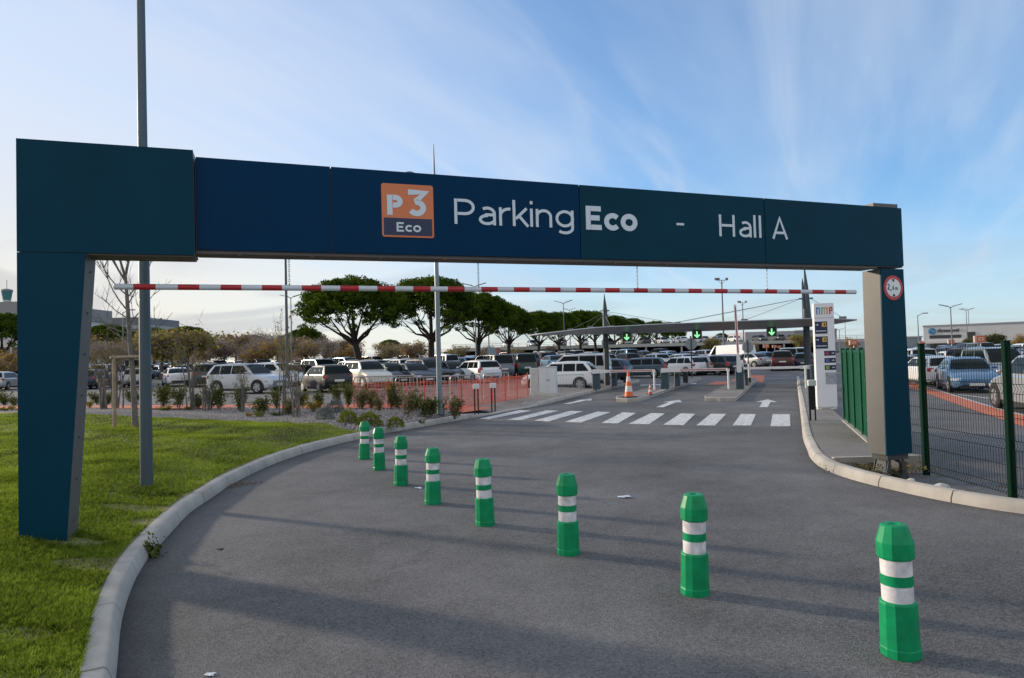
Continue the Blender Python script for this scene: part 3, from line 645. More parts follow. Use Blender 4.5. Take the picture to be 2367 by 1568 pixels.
for i, (x, t) in enumerate(((1449, .16), (1611, .50), (1783, .85))):
    # position along the canopy front edge
    best = min(np.linspace(0, CL, 300), key=lambda s: abs(proj((m1.x + cv.x / CL * s + .55 * cv.y / CL * 2, m1.y + cv.y / CL * s - .55 * cv.x / CL * 2, 2.8))[0] - x))
    s = thing('lane_signal', arrows[i], 'signal', (0, 0, 0), 0, 'lane signals'); s.location = (m1.x + cv.x / CL * best + cv.y / CL * 1.1, m1.y + cv.y / CL * best - cv.x / CL * 1.1, 2.52); s.rotation_euler = (0, 0, rad(-16))
    b = MB(); b.bbox(-.235, .235, -.06, .06, 0, .47, .015); b.box(-.05, .05, -.03, .03, .46, .6); b.build('housing', M_black, s)
    b = MB(); b.box(-.25, .25, -.075, -.06, -.015, .012); b.box(-.25, -.225, -.075, -.06, .0, .48); b.box(.225, .25, -.075, -.06, .0, .48); b.build('frame', M_sigfr, s)
    b = MB(); M = Matrix.Translation((0, -.072, .25)); hw = .034
    b.box(-hw, hw, -.075, -.066, .09, .40)
    for sg_ in (1, -1): b.add([(0, -.0755, .055), (sg_ * .15, -.0755, .205), (sg_ * .105, -.0755, .25), (0, -.0755, .145)], [(0, 1, 2, 3)])
    b.build('arrow', M_arrow, s)

# ---------------------------------------------------------------- barrier gates, ticket machines, rest posts
M_box = mat('gate_housing', (.030, .062, .085), .45, var=.08, scale=4); M_arm = mat('gate_arm_white', (.74, .72, .72), .4); M_armr = mat('gate_arm_red', (.40, .05, .06), .45); M_gw = mat('gate_white', (.66, .68, .68), .45)
def gate(px, py, angle, label, up=False, L=2.9):
    P = G(px, py, .145); g = thing('barrier_gate', label, 'barrier', P, angle, 'barrier gates')
    b = MB(); b.bbox(-.175, .175, -.15, .15, 0, .93, .02); b.box(-.165, .165, -.14, .14, .93, .97); b.build('housing', M_box, g)
    M = Matrix.Translation((0, -.2, .88))
    if up: M = M @ Matrix.Rotation(rad(-91.5), 4, 'Y')
    hub = MB(); hub.loft([[M @ Vector(p) for p in ((-.14, y, -.07), (-.10, y, -.11), (.62, y, -.075), (.62, y, .075), (-.10, y, .11), (-.14, y, .07))] for y in (-.05, .05)]); hub.build('arm_hub', M_gw, g)
    a = MB(); a.box(.5, L, -.03, .03, -.055, .055, 0, M); a.box(.75, L - .1, -.0335, -.03, -.022, .022, 1, M); a.build('arm', [M_arm, M_armr], g)
    return g
GA = rad(-20)
gate(1379, 900, GA, 'barrier gate with lowered arm behind the large traffic cone')
gate(1537.5, 899, GA, 'barrier gate with lowered arm right of the small traffic cone')
gate(1710.5, 899, GA, 'barrier gate with its arm raised upright on the right island', True)
P = G(1735, 880, .145); g = gate(1872, 893, rad(160), 'exit barrier gate with thin lowered arm by the right canopy mast', L=3.1); g.location = G(1884, 893, .13)
def rest_post(px, py, h, label):
    o = MB(); P = G(px, py, .14); o.tube([(0, 0, 0), (0, 0, h - .12)], .045, 10); o.box(-.06, .06, -.03, .03, h - .12, h - .07); o.box(-.06, -.035, -.03, .03, h - .07, h); o.box(.035, .06, -.03, .03, h - .07, h); tag(o.build('arm_rest_post', M_gw, loc=P, smooth=40), label, 'post', 'arm rest posts')
rest_post(1513, 901, .92, 'white rest post holding the left gate arm, right of the small cone')
rest_post(1684.5, 900, .92, 'white rest post holding the middle gate arm, left of the raised arm')
rest_post(1863.5, 898, .98, 'white post on the kerb just left of the right canopy mast')
def ticket(px, py, h, w, label, m_=M_box):
    P = G(px, py, .14); t = thing('ticket_machine', label, 'ticket machine', P, GA, 'ticket machines')
    b = MB(); b.bbox(-w / 2, w / 2, -.16, .16, 0, h, .03); b.build('cabinet', m_, t); b = MB(); b.box(-w / 2 + .04, w / 2 - .04, -.172, -.16, h * .62, h * .88); b.build('screen', M_black, t); b = MB(); b.box(-w / 2 + .02, w / 2 - .02, -.1, .1, h, h + .05); b.build('cap', M_gw, t)
ticket(1420, 893, .74, .30, 'dark ticket machine just right of the left canopy mast'); ticket(1446, 885, .66, .22, 'small black ticket machine behind the large traffic cone', mat('machine_black', (.012, .016, .02), .4))
ticket(1566, 893, .72, .28, 'grey ticket machine right of the middle gate housing'); ticket(1585, 885, .62, .26, 'black ticket machine at the far end of the middle island', MATS['machine_black']); ticket(1725.5, 891, 1.05, .18, 'tall dark ticket machine behind the raised gate arm')
# backs of two round road signs
M_signback = mat('sign_back', (.25, .29, .33), .5, .3)
def sign_back(px, py, top, r, label):
    P = GG(px, py); P.z += 0; s_ = proj(P)[2] / F_PX; h = (py - top) * s_
    s = thing('road_sign', label, 'road sign', P, rad(-22)); b = MB(); b.tube([(0, 0, 0), (0, 0, h)], .045, 8); b.box(-.05, .05, -.05, .05, h - .16, h); b.build('post', M_dsteel, s, smooth=40)
    b = MB(); M = Matrix.Translation((0, .06, h - r - .12)); b.loft([[M @ Vector((r * math.cos(rad(22.5 + 45 * j)), y, r * math.sin(rad(22.5 + 45 * j)))) for j in range(8)] for y in (0, .03)]); b.build('sign_plate', M_signback, s)
sign_back(1600, 877, 777, .42, 'grey back of an octagonal sign on a post left of the raised arm'); sign_back(1731, 872, 786, .40, 'grey back of a round sign on a post just right of the raised arm')
b = MB(); P = G(1733, 884, .14); b.tube([(0, 0, .25), (0, 0, 1.0)], .075, 12, 0); b.tube([(0, 0, 0), (0, 0, .25)], .076, 12, 1); tag(b.build('marker_post', [M_gw, M_black], loc=P, smooth=40), 'white marker post with black foot behind the raised gate', 'post')
# traffic cones
M_cone = mat('cone_orange', (.72, .13, .03), .5, var=.1, scale=8); M_conew = mat('cone_white', (.72, .70, .68), .5, col2=(.5, .48, .46), scale=20)
def cone(px, py, h, label, m_):
    P = G(px, py, .145); c = thing('traffic_cone', label, 'traffic cone', P, .4, 'traffic cones'); k = h / .75
    b = MB(); b.bbox(-.2 * k, .2 * k, -.2 * k, .2 * k, 0, .035 * k, .03 * k); b.build('base_plate', mat('cone_base', (.03, .03, .03), .7), c)
    R = lambda z: (.135 - .105 * z / .72) * k; zs = [.035, .17, .17, .33, .33, .46, .46, .60, .60, .74]
    for i in range(0, 10, 2):
        bb = MB(); bb.lathe([(R(zs[i]), zs[i] * k), (R(zs[i + 1]), zs[i + 1] * k)], 18); bb.build('band' if (i // 2) % 2 else 'body', M_conew if (i // 2) % 2 else m_, c, smooth=50)
cone(1454, 919, 1.02, 'large orange and white traffic cone on the tip of the island', M_cone); cone(1503, 912, .46, 'small red and white cone beside the white rest post', mat('cone_red', (.55, .05, .04), .5))

# ---------------------------------------------------------------- totem sign and neighbours
M_tot = mat('totem_white', (.76, .77, .80), .45, var=.03, scale=2); M_nv = mat('sign_navy', (.010, .016, .07), .4); M_yel = mat('sign_yellow', (.72, .45, .05), .45); M_pale = mat('sign_pale', (.62, .66, .72), .5)
TP = G(1911, 946, .13); tt = thing('totem_sign', 'tall white totem with rainbow emblem, navy direction panels and small map', 'sign', TP, rad(-10))
TW, TH = .535, 2.98
b = MB(); b.bbox(-TW / 2, TW / 2, -.09, .09, .07, TH, .012); b.build('body', M_tot, tt)
b = MB(); b.box(-TW / 2 + .01, TW / 2 - .01, -.0925, -.09, 2.555, 2.565); b.build('seam', M_signback, tt)
for sx in (-.2, .2): b = MB(); b.box(sx - .05, sx + .05, -.07, .07, 0, .07); b.build('foot', M_gw, tt)
cols = [(.03, .16, .42), (.03, .25, .45), (.05, .42, .30), (.62, .40, .08), (.62, .20, .06), (.45, .03, .05)]
lx = -.195
for i, (u0, kind) in enumerate(((0, 'n'), (0, 'n'), (0, 'm'), (0, 'm'), (0, 'm'), (0, 'p'))):
    b = MB(); x = -.20 + i * .068; mm = mat('emblem_%d' % i, cols[i], .5)
    b.box(x, x + .030, -.095, -.088, 2.66, 2.86)
    if kind in 'nm' and i not in (1, 4): b.box(x + .030, x + .060, -.0955, -.0885, 2.82, 2.86)
    if kind == 'p': b.box(x + .03, x + .085, -.0955, -.0885, 2.83, 2.86); b.box(x + .062, x + .088, -.0958, -.088, 2.76, 2.835); b.box(x + .03, x + .085, -.0955, -.0885, 2.745, 2.77)
    b.build('emblem_bar', mm, tt)
def panel(x0, x1, z0, z1, m_, nm='direction_panel'):
    b = MB(); b.box(x0, x1, -.097, -.0905, z0, z1); return b.build(nm, m_, tt)
def arrow_r(b, x, z, s, y=-.1, left=False):
    k = -1 if left else 1
    b.add([(x - k * s, y, z - s * .22), (x, y, z - s * .22), (x, y, z + s * .22), (x - k * s, y, z + s * .22)], [(0, 1, 2, 3) if not left else (3, 2, 1, 0)]); b.add([(x, y, z - s * .7), (x + k * s * .8, y, z), (x, y, z + s * .7)], [(0, 1, 2)])
for z in (2.12, 1.70):
    p = panel(-.255, .075, z, z + .34, M_nv); b = MB(); b.box(-.065, .045, -.1, -.096, z + .19, z + .31); b.build('airport_symbol', M_yel, p)
    b = MB(); b.add([(-.03, -.1015, z + .25), (.03, -.1015, z + .235), (.03, -.1015, z + .265)], [(0, 1, 2)]); b.box(-.012, .01, -.102, -.1, z + .21, z + .29); b.build('plane_icon', M_nv, p)
    b = MB(); arrow_r(b, -.19, z + .25, .045); [b.box(-.225 + k * .034, -.225 + k * .034 + .024, -.1, -.096, z + .06, z + .09) for k in range(8)]; b.build('lettering', M_pale, p)
for i, z in enumerate((1.50, 1.30, 1.10)):
    p = panel(-.03, .262, z, z + .135, M_nv); b = MB(); arrow_r(b, .20, z + .068, .04); b.build('arrow', M_pale, p)
    b = MB(); b.box(.0, .09, -.1, -.096, z + .02, z + .115); b.build('pictogram', [mat('pict_red', (.30, .04, .08), .5), mat('pict_blue', (.10, .13, .30), .5), mat('pict_green', (.22, .36, .06), .5)][i], p)
mp = panel(-.02, .262, .70, 1.03, mat('map_grey', (.42, .45, .50), .5, col2=(.25, .28, .33), scale=12, detail=3), 'map_panel')
b = MB(); [b.box(.01 + RNG.uniform(0, .16), .05 + RNG.uniform(.02, .18), -.1, -.0965, .95 - k * .035, .965 - k * .035) for k in range(3)]; b.build('map_drawing', M_signback, mp)
M_tw = mat('twin_post_black', (.014, .014, .016), .5)
def twin(px, py, h, label):
    P = G(px, py, .13); t = thing('low_light_post', label, 'post', P, rad(-15), 'twin-legged low posts with white heads')
    for s in (-.055, .055): b = MB(); b.box(s - .017, s + .017, -.017, .017, 0, h - .14); b.build('leg', M_tw, t)
    b = MB(); b.bbox(-.085, .085, -.06, .06, h - .15, h, .01); b.build('head', M_gw, t)
twin(1102, 958, .92, 'twin-legged low post with white head, nearest the crosswalk on the left'); twin(1141, 952, .90, 'twin-legged low post with white head, before the right part of the orange net')
t3 = G(1880, 972, .13); t = thing('low_light_post', 'black twin-legged low post with white head left of the white totem', 'post', t3, rad(-15), 'twin-legged low posts with white heads')
b = MB(); b.box(-.085, -.045, -.03, .03, .0, .82); b.build('leg', M_tw, t); b = MB(); b.box(.035, .065, -.03, .03, 0, .82); b.build('leg', M_tw, t); b = MB(); b.box(-.044, .034, -.03, .03, .25, .82); b.build('web_plate', M_tw, t); b = MB(); b.bbox(-.095, .085, -.06, .06, .82, .96, .012); b.build('head', M_gw, t)
# green solid panels and wire mesh fence
M_fg = mat('fence_green', (.003, .070, .034), .45, var=.08, scale=3, spec=.15); M_fd = mat('fence_dark_green', (.002, .022, .012), .5, spec=.08)
gp0 = Vector((6.30, 12.05, .0)); gp1 = Vector((7.78, 16.10, .0)); gd = gp1 - gp0; gl_ = gd.length; ga = math.atan2(gd.y, gd.x)
gf = thing('panel_fence', 'solid green panel fence between the totem and the right portal leg', 'fence', (gp0.x, gp0.y, .10), ga)
ps = [0, 1.15, 2.3, 3.35, gl_]
for i in range(4):
    b = MB(); b.box(ps[i] + .045, ps[i + 1] - .045, -.008, .008, .10, 1.62); b.box(ps[i] + .045, ps[i + 1] - .045, -.02, .02, 1.62, 1.68); b.box(ps[i] + .045, ps[i + 1] - .045, -.02, .02, .07, .12); b.box(ps[i] + .045, ps[i + 1] - .045, -.014, .014, .62, .635)
    for k in range(1, 4): x = ps[i] + (ps[i + 1] - ps[i]) * k / 4; b.box(x - .006, x + .006, -.011, .011, .12, 1.62)
    b.build('panel', M_fg, gf)
for x in ps: b = MB(); b.bbox(x - .04, x + .04, -.04, .04, -.2, 1.72, .006); b.build('post', M_fd if x == 0 else M_fg, gf)
b = MB(); b.box(-.05, gl_, -.09, .09, -.2, .055); b.build('plinth', M_conc, gf)
f0_, f1_ = Vector((6.17, 10.32, -.11)), Vector((6.17, 8.55, -.11))
fn = thing('mesh_fence', 'green welded wire mesh fence right of the right portal leg', 'fence', (6.17, 0, -.11))
M_wire = mat('fence_wire', (.004, .012, .010), .6, spec=.1)
ys_ = [12.0, 10.32, 8.55, 6.6, 4.6]
for i in range(4):
    b = MB(); y0, y1 = ys_[i], ys_[i + 1]; n_ = int((y0 - y1) / .05)
    zs = [.04, .06, .20, .40, .60, .62, .66, .70, .72, .92, 1.12, 1.30, 1.32, 1.36, 1.40, 1.42, 1.62, 1.80, 1.90]
    xo = lambda z: .03 * sum(max(0, 1 - abs(z - q) / .045) for q in (.66, 1.36, .10))
    prof = [(xo(z), z) for z in (.03, .06, .10, .14, .60, .66, .72, 1.30, 1.36, 1.42, 1.90)]
    for k in range(n_ + 1):
        y = y0 - (y0 - y1) * k / n_; b.tube([(x, y, z) for x, z in prof], .0031, 3)
    for z in (.05, .15, .40, .60, .72, 1.0, 1.30, 1.42, 1.66, 1.86): b.tube([(xo(z), y0, z), (xo(z), y1, z)], .0038, 4)
    b.build('mesh_panel', M_wire, fn)
for y in ys_[1:]: b = MB(); b.bbox(-.035, .045, y - .035, y + .035, -.1, 1.95, .006); b.box(-.04, .05, y - .04, y + .04, 1.95, 1.965); b.build('post', M_fd, fn)
# debris and weeds at the right leg
M_rock = mat('pale_rock', (.50, .49, .48), .9, var=.2, scale=20, bump=.4, bscale=30)
def rock(P, r, label, seed):
    b = MB(); rr_ = random.Random(seed); n = 9; rings = []
    for z, k in ((0, .9), (.35, 1), (.7, .75), (.95, .3)): rings.append([(P[0] + r * k * math.cos(2 * math.pi * j / n) * rr_.uniform(.75, 1.2), P[1] + r * k * .8 * math.sin(2 * math.pi * j / n) * rr_.uniform(.75, 1.2), P[2] + z * r * .8) for j in range(n)])
    b.loft(rings); tag(b.build('rock', M_rock), label, 'rock', 'pale rocks by the right portal leg')
p = G(2176, 1128, .06); rock((p.x, p.y, p.z - .02), .10, 'flat pale rock on the soil right of the splayed steel feet', 1)
p = G(2120, 1112, .05); rock((p.x - .02, p.y + .1, p.z - .02), .05, 'small pale rock touching the right splayed steel foot', 2)
p = G(2033, 1066, .03); rock((p.x, p.y, p.z - .05), .09, 'pale broken rock leaning left of the splayed feet', 4)
p = G(2004, 1064, .03); rock((p.x, p.y, p.z - .06), .07, 'small pale rock at the edge of the footpath slab', 5)

# ---------------------------------------------------------------- cabinet, crowd barriers, orange net
CP = G(1268, 917, .13); cb = thing('utility_cabinet', 'white double-door utility cabinet on a concrete plinth before the white car', 'cabinet', CP, rad(-14))
M_cab = mat('cabinet_white', (.62, .65, .68), .45, var=.04, scale=3); M_cabc = mat('cabinet_concrete', (.52, .51, .49), .8, var=.1, scale=6)
b = MB(); b.bbox(-.36, .36, -.2, .2, .16, 1.24, .015); b.build('body', M_cab, cb)
b = MB(); b.bbox(-.74, -.362, -.2, .2, .12, 1.22, .015); b.build('meter_box', M_cabc, cb)
b = MB(); b.box(-.78, .38, -.24, .24, -.1, .158); b.build('plinth', M_cabc, cb)
for x0, x1 in ((-.345, .03), (.045, .345)):
    b = MB(); b.box(x0, x1, -.212, -.2, .2, 1.2); d = b.build('door', M_cab, cb); b = MB(); b.box(x1 - .05 if x0 < 0 else x0 + .03, x1 - .03 if x0 < 0 else x0 + .05, -.225, -.212, .66, .74); b.build('handle', M_black, d)
b = MB(); b.box(-.37, .37, -.22, .22, 1.24, 1.27); b.build('roof', M_cab, cb)
M_galv = mat('galvanised', (.36, .37, .38), .4, .5, var=.08, scale=10)
crb = thing('crowd_barrier', 'x', 'crowd barrier', (0, 0, 0), 0, 'galvanised crowd barriers')
b = MB(); L = 2.2
b.tube([(-L / 2, 0, .05), (-L / 2, 0, 1.0), (-L / 2 + .03, 0, 1.07), (-L / 2 + .1, 0, 1.1), (L / 2 - .1, 0, 1.1), (L / 2 - .03, 0, 1.07), (L / 2, 0, 1.0), (L / 2, 0, .05)], .019, 6); b.tube([(-L / 2, 0, .22), (L / 2, 0, .22)], .017, 6); b.build('frame', M_galv, crb)
b = MB(); [b.tube([(-L / 2 + L * k / 18, 0, .22), (-L / 2 + L * k / 18, 0, 1.1)], .0085, 5) for k in range(1, 18)]; b.build('railing_bars', M_galv, crb).name = 'railing'
for s in (-.75, .75): b = MB(); b.tube([(s, -.28, .02), (s, 0, .22), (s, .28, .02)], .014, 5); b.build('foot', M_galv, crb)
NA, NB, NC = G(819, 947, .22), G(1068, 951, .15), G(1221, 922, .15)
pts = []
tot = 0
lane = [(835, 930, 'leftmost of the row behind the orange net'), (905, 927, 'second from the left behind the orange net'), (975, 925, 'third from the left, left of the slim mast'), (1048, 925, 'right of the slim mast behind the net'), (1118, 920, 'behind the two low white-headed posts'), (1180, 916, 'rightmost behind the orange net')]
PB_ = [G(826, 938, .22), G(895, 936, .22), G(965, 935.5, .2), G(1035, 933.5, .18)]
pos = []
a0 = NA + Vector((.2, .75, 0)); a1 = NB + Vector((-.6, 1.9, 0)); a2 = NC + Vector((-.7, .7, 0))
la, lb_ = (a1 - a0), (a2 - a1)
k = 0
for seg0, dv in ((a0, la), (a1, lb_)):
    n_ = max(2, int(round(dv.length / 2.25)))
    for q in range(n_):
        pos.append((seg0 + dv * ((q + .5) / n_), math.atan2(dv.y, dv.x)))
for i, (p_, an_) in enumerate(pos):
    o = crb if i == 0 else dup(crb); o.location = (p_.x, p_.y, max(.13, zg(p_.x, p_.y))); o.rotation_euler = (0, 0, an_)
    o['label'] = 'galvanised crowd barrier behind the orange net, ' + ordinal(i) + ' from the left'
o = dup(crb); P = G(1318, 905, .13); o.location = P; o.rotation_euler = (0, 0, rad(-16)); o.scale = (.62, 1, .72); o['label'] = 'short crowd barrier right of the white cabinet, before the white hatchback'
nf = thing('safety_net', 'orange plastic mesh safety net strung behind the shrubs', 'safety net', NA)
M_net = mat('net_orange', (.70, .15, .085), .6, spec=.2); M_netp = mat('net_post', (.60, .07, .03), .5)
b = MB(); segs = [(NA, NB, 30), (NB, NC, 34)]; zt = .92; PN = []
def netz(p): return zl(max(0, XL(p.y) - p.x), 22)
for A, B_, n_ in segs:
    d = (B_ - A); n_ = int(d.length / .10); rows_ = 15
    for k in range(n_):
        t = k / n_; p_ = A + d * t - NA; sag = .05 * math.sin(t * math.pi * 3) ** 2; wob = .03 * math.sin(t * 40)
        b.tube([(p_.x, p_.y + wob, .02), (p_.x + .01, p_.y + wob, zt - sag)], .0065, 4)
    for q in range(rows_):
        z = .03 + (zt - .05) * q / (rows_ - 1); pl = []
        for k in range(13): t = k / 12; p_ = A + d * t - NA; pl.append((p_.x, p_.y + .03 * math.sin(t * 40), z - .05 * math.sin(t * math.pi * 3) ** 2 * q / rows_))
        b.tube(pl, .009 if q in (0, rows_ - 1, 10) else .006, 4)
b.build('net', M_net, nf)
for A, B_, n_ in ((NA, NB, 3), (NB, NC, 5)):
    for k in range(n_ + 1):
        if A is NB and k == 0: continue
        p_ = A + (B_ - A) * (k / n_) - NA; b = MB(); b.tube([(p_.x, p_.y - .02, -.02), (p_.x, p_.y - .02, .98)], .016, 6)
        for q in range(12): b.box(p_.x - .03, p_.x + .03, p_.y - .035, p_.y - .02, .06 + q * .075, .085 + q * .075)
        b.build('post', M_netp, nf)
# ---------------------------------------------------------------- poles and lamp posts
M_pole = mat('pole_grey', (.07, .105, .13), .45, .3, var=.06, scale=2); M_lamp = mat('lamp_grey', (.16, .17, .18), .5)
P = G(339, 1115, .3); t = thing('lamp_post', 'tall thick tapered grey lamp post on the lawn by the left portal leg', 'lamp post', (P.x, P.y, .27))
b = MB(); b.tube([(0, 0, 0), (0, 0, 3), (0, 0, 8.2)], [.078, .066, .042], 20); b.build('pole', M_pole, t, smooth=40); b = MB(); b.tube([(0, 0, 8.15), (.3, -.1, 8.3), (.9, -.3, 8.35)], .035, 8); b.build('arm', M_pole, t); b = MB(); b.bbox(.7, 1.3, -.45, -.2, 8.3, 8.42, .03); b.build('lamp_head', M_lamp, t)
P = G(1017, 955, .25); t = thing('mast', 'slim grey mast with needle tip rising in front of the second pine', 'mast', (P.x, P.y, .2)); b = MB(); b.tube([(0, 0, 0), (0, 0, 4), (0, 0, 6.4), (0, 0, 8.0)], [.085, .066, .05, .012], 14); b.build('pole', mat('mast_grey', (.19, .235, .265), .4, .4, var=.05, scale=2), t, smooth=40); b = MB(); b.lathe([(.15, 0), (.15, .02), (.10, .03)], 14); b.build('base_plate', M_pole, t)
def lamp(px, top, d, kind, label, base=None, r=.07):
    Q = At(px, top, d); z0 = zg(Q.x, Q.y); h = Q.z - z0
    t = thing('lamp_post', label, 'lamp post', (Q.x, Q.y, z0), rad(random.uniform(-25, 15)), 'car park lamp posts')
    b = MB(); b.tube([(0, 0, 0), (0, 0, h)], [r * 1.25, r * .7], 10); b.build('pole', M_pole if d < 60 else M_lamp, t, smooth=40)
    if kind == 'double':
        for s in (1, -1):
            b = MB(); b.tube([(0, 0, h - .1), (s * .35, 0, h + .15)], .04, 6); b.loft([[(s * .3, -w, h + .12 - e), (s * .3, w, h + .12 - e), (s * 1.15, w * .8, h + .34 - e), (s * 1.15, -w * .8, h + .34 - e)] for w, e in ((.12, 0), (.16, .07))]); b.build('lamp_head', M_lamp, t)
    elif kind == 'single':
        b = MB(); b.tube([(0, 0, h - .1), (.4, 0, h + .1), (.9, 0, h + .25)], .04, 6); b.bbox(.7, 1.5, -.14, .14, h + .2, h + .32, .03); b.build('lamp_head', M_lamp, t)
    elif kind == 'flood':
        b = MB(); b.box(-1.0, 1.0, -.04, .04, h - .04, h + .04); b.tube([(-.6, 0, h), (0, 0, h - .7)], .03, 5); b.tube([(.6, 0, h), (0, 0, h - .7)], .03, 5); b.build('crossbar', M_lamp, t)
        for x in (-.95, -.55, .85): b = MB(); b.bbox(x - .2, x + .2, -.15, .2, h + .05, h + .38, .03); b.build('floodlight', M_lamp, t)
    return t
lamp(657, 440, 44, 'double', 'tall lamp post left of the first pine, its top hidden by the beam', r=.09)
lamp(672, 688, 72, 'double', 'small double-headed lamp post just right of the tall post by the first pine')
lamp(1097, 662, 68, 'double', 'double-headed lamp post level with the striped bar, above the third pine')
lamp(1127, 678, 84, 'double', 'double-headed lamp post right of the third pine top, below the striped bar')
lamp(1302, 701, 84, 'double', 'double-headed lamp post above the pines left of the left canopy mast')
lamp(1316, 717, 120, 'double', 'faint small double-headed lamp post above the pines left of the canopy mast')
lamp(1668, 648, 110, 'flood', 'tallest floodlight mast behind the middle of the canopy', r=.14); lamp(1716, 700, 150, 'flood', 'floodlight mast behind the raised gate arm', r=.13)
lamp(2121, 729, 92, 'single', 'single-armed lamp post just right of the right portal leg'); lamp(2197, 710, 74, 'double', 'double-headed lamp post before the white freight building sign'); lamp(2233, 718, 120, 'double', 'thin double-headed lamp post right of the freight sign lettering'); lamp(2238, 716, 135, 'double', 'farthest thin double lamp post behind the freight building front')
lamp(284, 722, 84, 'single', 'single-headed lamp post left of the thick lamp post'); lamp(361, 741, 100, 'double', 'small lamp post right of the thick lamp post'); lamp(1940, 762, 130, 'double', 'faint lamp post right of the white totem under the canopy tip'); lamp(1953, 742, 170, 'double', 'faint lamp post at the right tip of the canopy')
# ---------------------------------------------------------------- orange row signs and the blue billboard
M_os = mat('row_sign_orange', (.55, .15, .06), .5); M_osd = mat('row_sign_side', (.55, .42, .38), .5); M_ol = mat('row_sign_white', (.70, .55, .50), .5)
def row_sign(px, py, w, d, txt, label, legs=True):
    Q = At(px, py, d); z0 = zg(Q.x, Q.y); W_ = w * d / F_PX; H_ = W_ * .85
    t = thing('row_sign', label, 'sign', (Q.x, Q.y, z0), math.atan2(-Q.x, Q.y) * .6 + rad(12), 'orange parking row signs'); zc = Q.z - z0
    b = MB(); b.box(-W_ / 2, W_ / 2, -.06, .2, zc - H_ / 2, zc + H_ / 2, 0); b.box(-W_ / 2 - W_ * .22, -W_ / 2 - .004, -.06, .2, zc - H_ / 2 + .02, zc + H_ / 2 - .02, 1); b.build('sign_box', [M_os, M_osd], t)
    b = MB(); text_fit(b, txt, -W_ * .28, W_ * .28, zc - H_ * .22, H_ * .46, .2, y=-.06, th=.01); b.build('lettering', M_ol, t)
    b = MB(); b.tube([(0, .07, 0), (0, .07, zc - H_ / 2)], .05, 6); b.build('post', M_gw, t)
row_sign(2267, 784, 19, 66, 'E3', 'large orange row sign on a post before the freight building'); row_sign(2200, 790, 11, 84, 'E', 'small orange row sign under the lamp post before the freight building'); row_sign(2132, 793, 9, 92, 'E', 'small orange row sign just above the dark fence post')
row_sign(1974, 792, 14, 72, 'E3', 'orange row sign seen above the green panel fence'); row_sign(1772, 800, 11, 110, '3', 'orange row sign under the right green arrow signal'); row_sign(1791, 801, 8, 130, '3', 'left of the small cluster of far orange signs'); row_sign(1802, 802, 7, 140, '3', 'middle of the small cluster of far orange signs'); row_sign(1811, 802, 7, 150, '3', 'right of the small cluster of far orange signs')
Q = At(1136, 812, 80); bb_ = thing('billboard', 'pale blue notice board on two white legs beyond the orange net', 'sign', (Q.x, Q.y, zg(Q.x, Q.y)), rad(-8)); zc = Q.z - bb_.location.z
b = MB(); b.box(-.48, .48, -.04, .04, zc - .38, zc + .38); b.build('board', mat('board_blue', (.36, .47, .56), .5, var=.06, scale=2), bb_)
b = MB(); b.box(.22, .30, -.046, -.04, zc + .0, zc + .14); b.build('marking', M_signback, bb_)
for s in (-.44, .44): b = MB(); b.box(s - .05, s + .05, -.03, .03, 0, zc - .385); b.build('leg', M_gw, bb_)
Q = At(1152, 811, 82); b = MB(); zc = Q.z; t = thing('notice_board', 'small red and pink notice board right of the blue board', 'sign', (Q.x, Q.y, zg(Q.x, Q.y)), rad(-8)); zc -= t.location.z; b.box(-.24, .24, -.04, .04, zc - .34, zc + .3); b.build('board', mat('board_pink', (.50, .25, .26), .5, col2=(.28, .08, .09), scale=3), t); b = MB(); b.box(-.03, .03, -.02, .02, 0, zc - .345); b.build('post', M_gw, t)
# ---------------------------------------------------------------- vegetation
M_bark = mat('pine_bark', (.045, .036, .030), .9, col2=(.018, .014, .012), scale=6, bump=.6, bscale=20)
M_bark2 = mat('grey_bark', (.20, .185, .17), .9, col2=(.10, .09, .08), scale=12, bump=.4, bscale=30)
M_pine = leafmat('pine_needles', (.018, .040, .008), (.10, .152, .016), (.25, .27, .038), scale=.55, trans=.4, fine=4)
def branch_tree(rng, mb, base, h, levels, spread, r0, up=.55, kids=(3, 4), seg=4, tips=None, first=.45, wig=.12):
    def grow(p, d, L, r, lv):
        pts = [p]; q = Vector(p); dd = Vector(d)
        for i in range(seg):
            dd = (dd + Vector((rng.uniform(-wig, wig), rng.uniform(-wig, wig), rng.uniform(-wig * .5, wig)))).normalized(); q = q + dd * (L / seg); pts.append(q.copy())
        mb.tube(pts, [r * (1 - .65 * i / seg) for i in range(seg + 1)], 7 if lv == 0 else (5 if lv < 2 else 3))
        if lv >= levels:
            if tips is not None: tips.append((pts[-1], dd)); tips.append((pts[-2], dd))
            return
        n = rng.randint(*kids)
        for k in range(n):
            t = first + (1 - first) * (k + rng.uniform(.2, .9)) / n if lv == 0 else rng.uniform(.3, 1.0); i = min(seg - 1, int(t * seg)); s = pts[i].lerp(pts[i + 1], t * seg - i)
            a = rng.uniform(0, 6.283); side = Vector((math.cos(a), math.sin(a), 0)); nd = (dd * up + side * spread + Vector((0, 0, .15))).normalized()
            grow(s, nd, L * rng.uniform(.45, .72), r * (1 - .6 * t) * .62, lv + 1)
    grow(Vector(base), Vector((rng.uniform(-.05, .05), rng.uniform(-.05, .05), 1)), h, r0, 0)
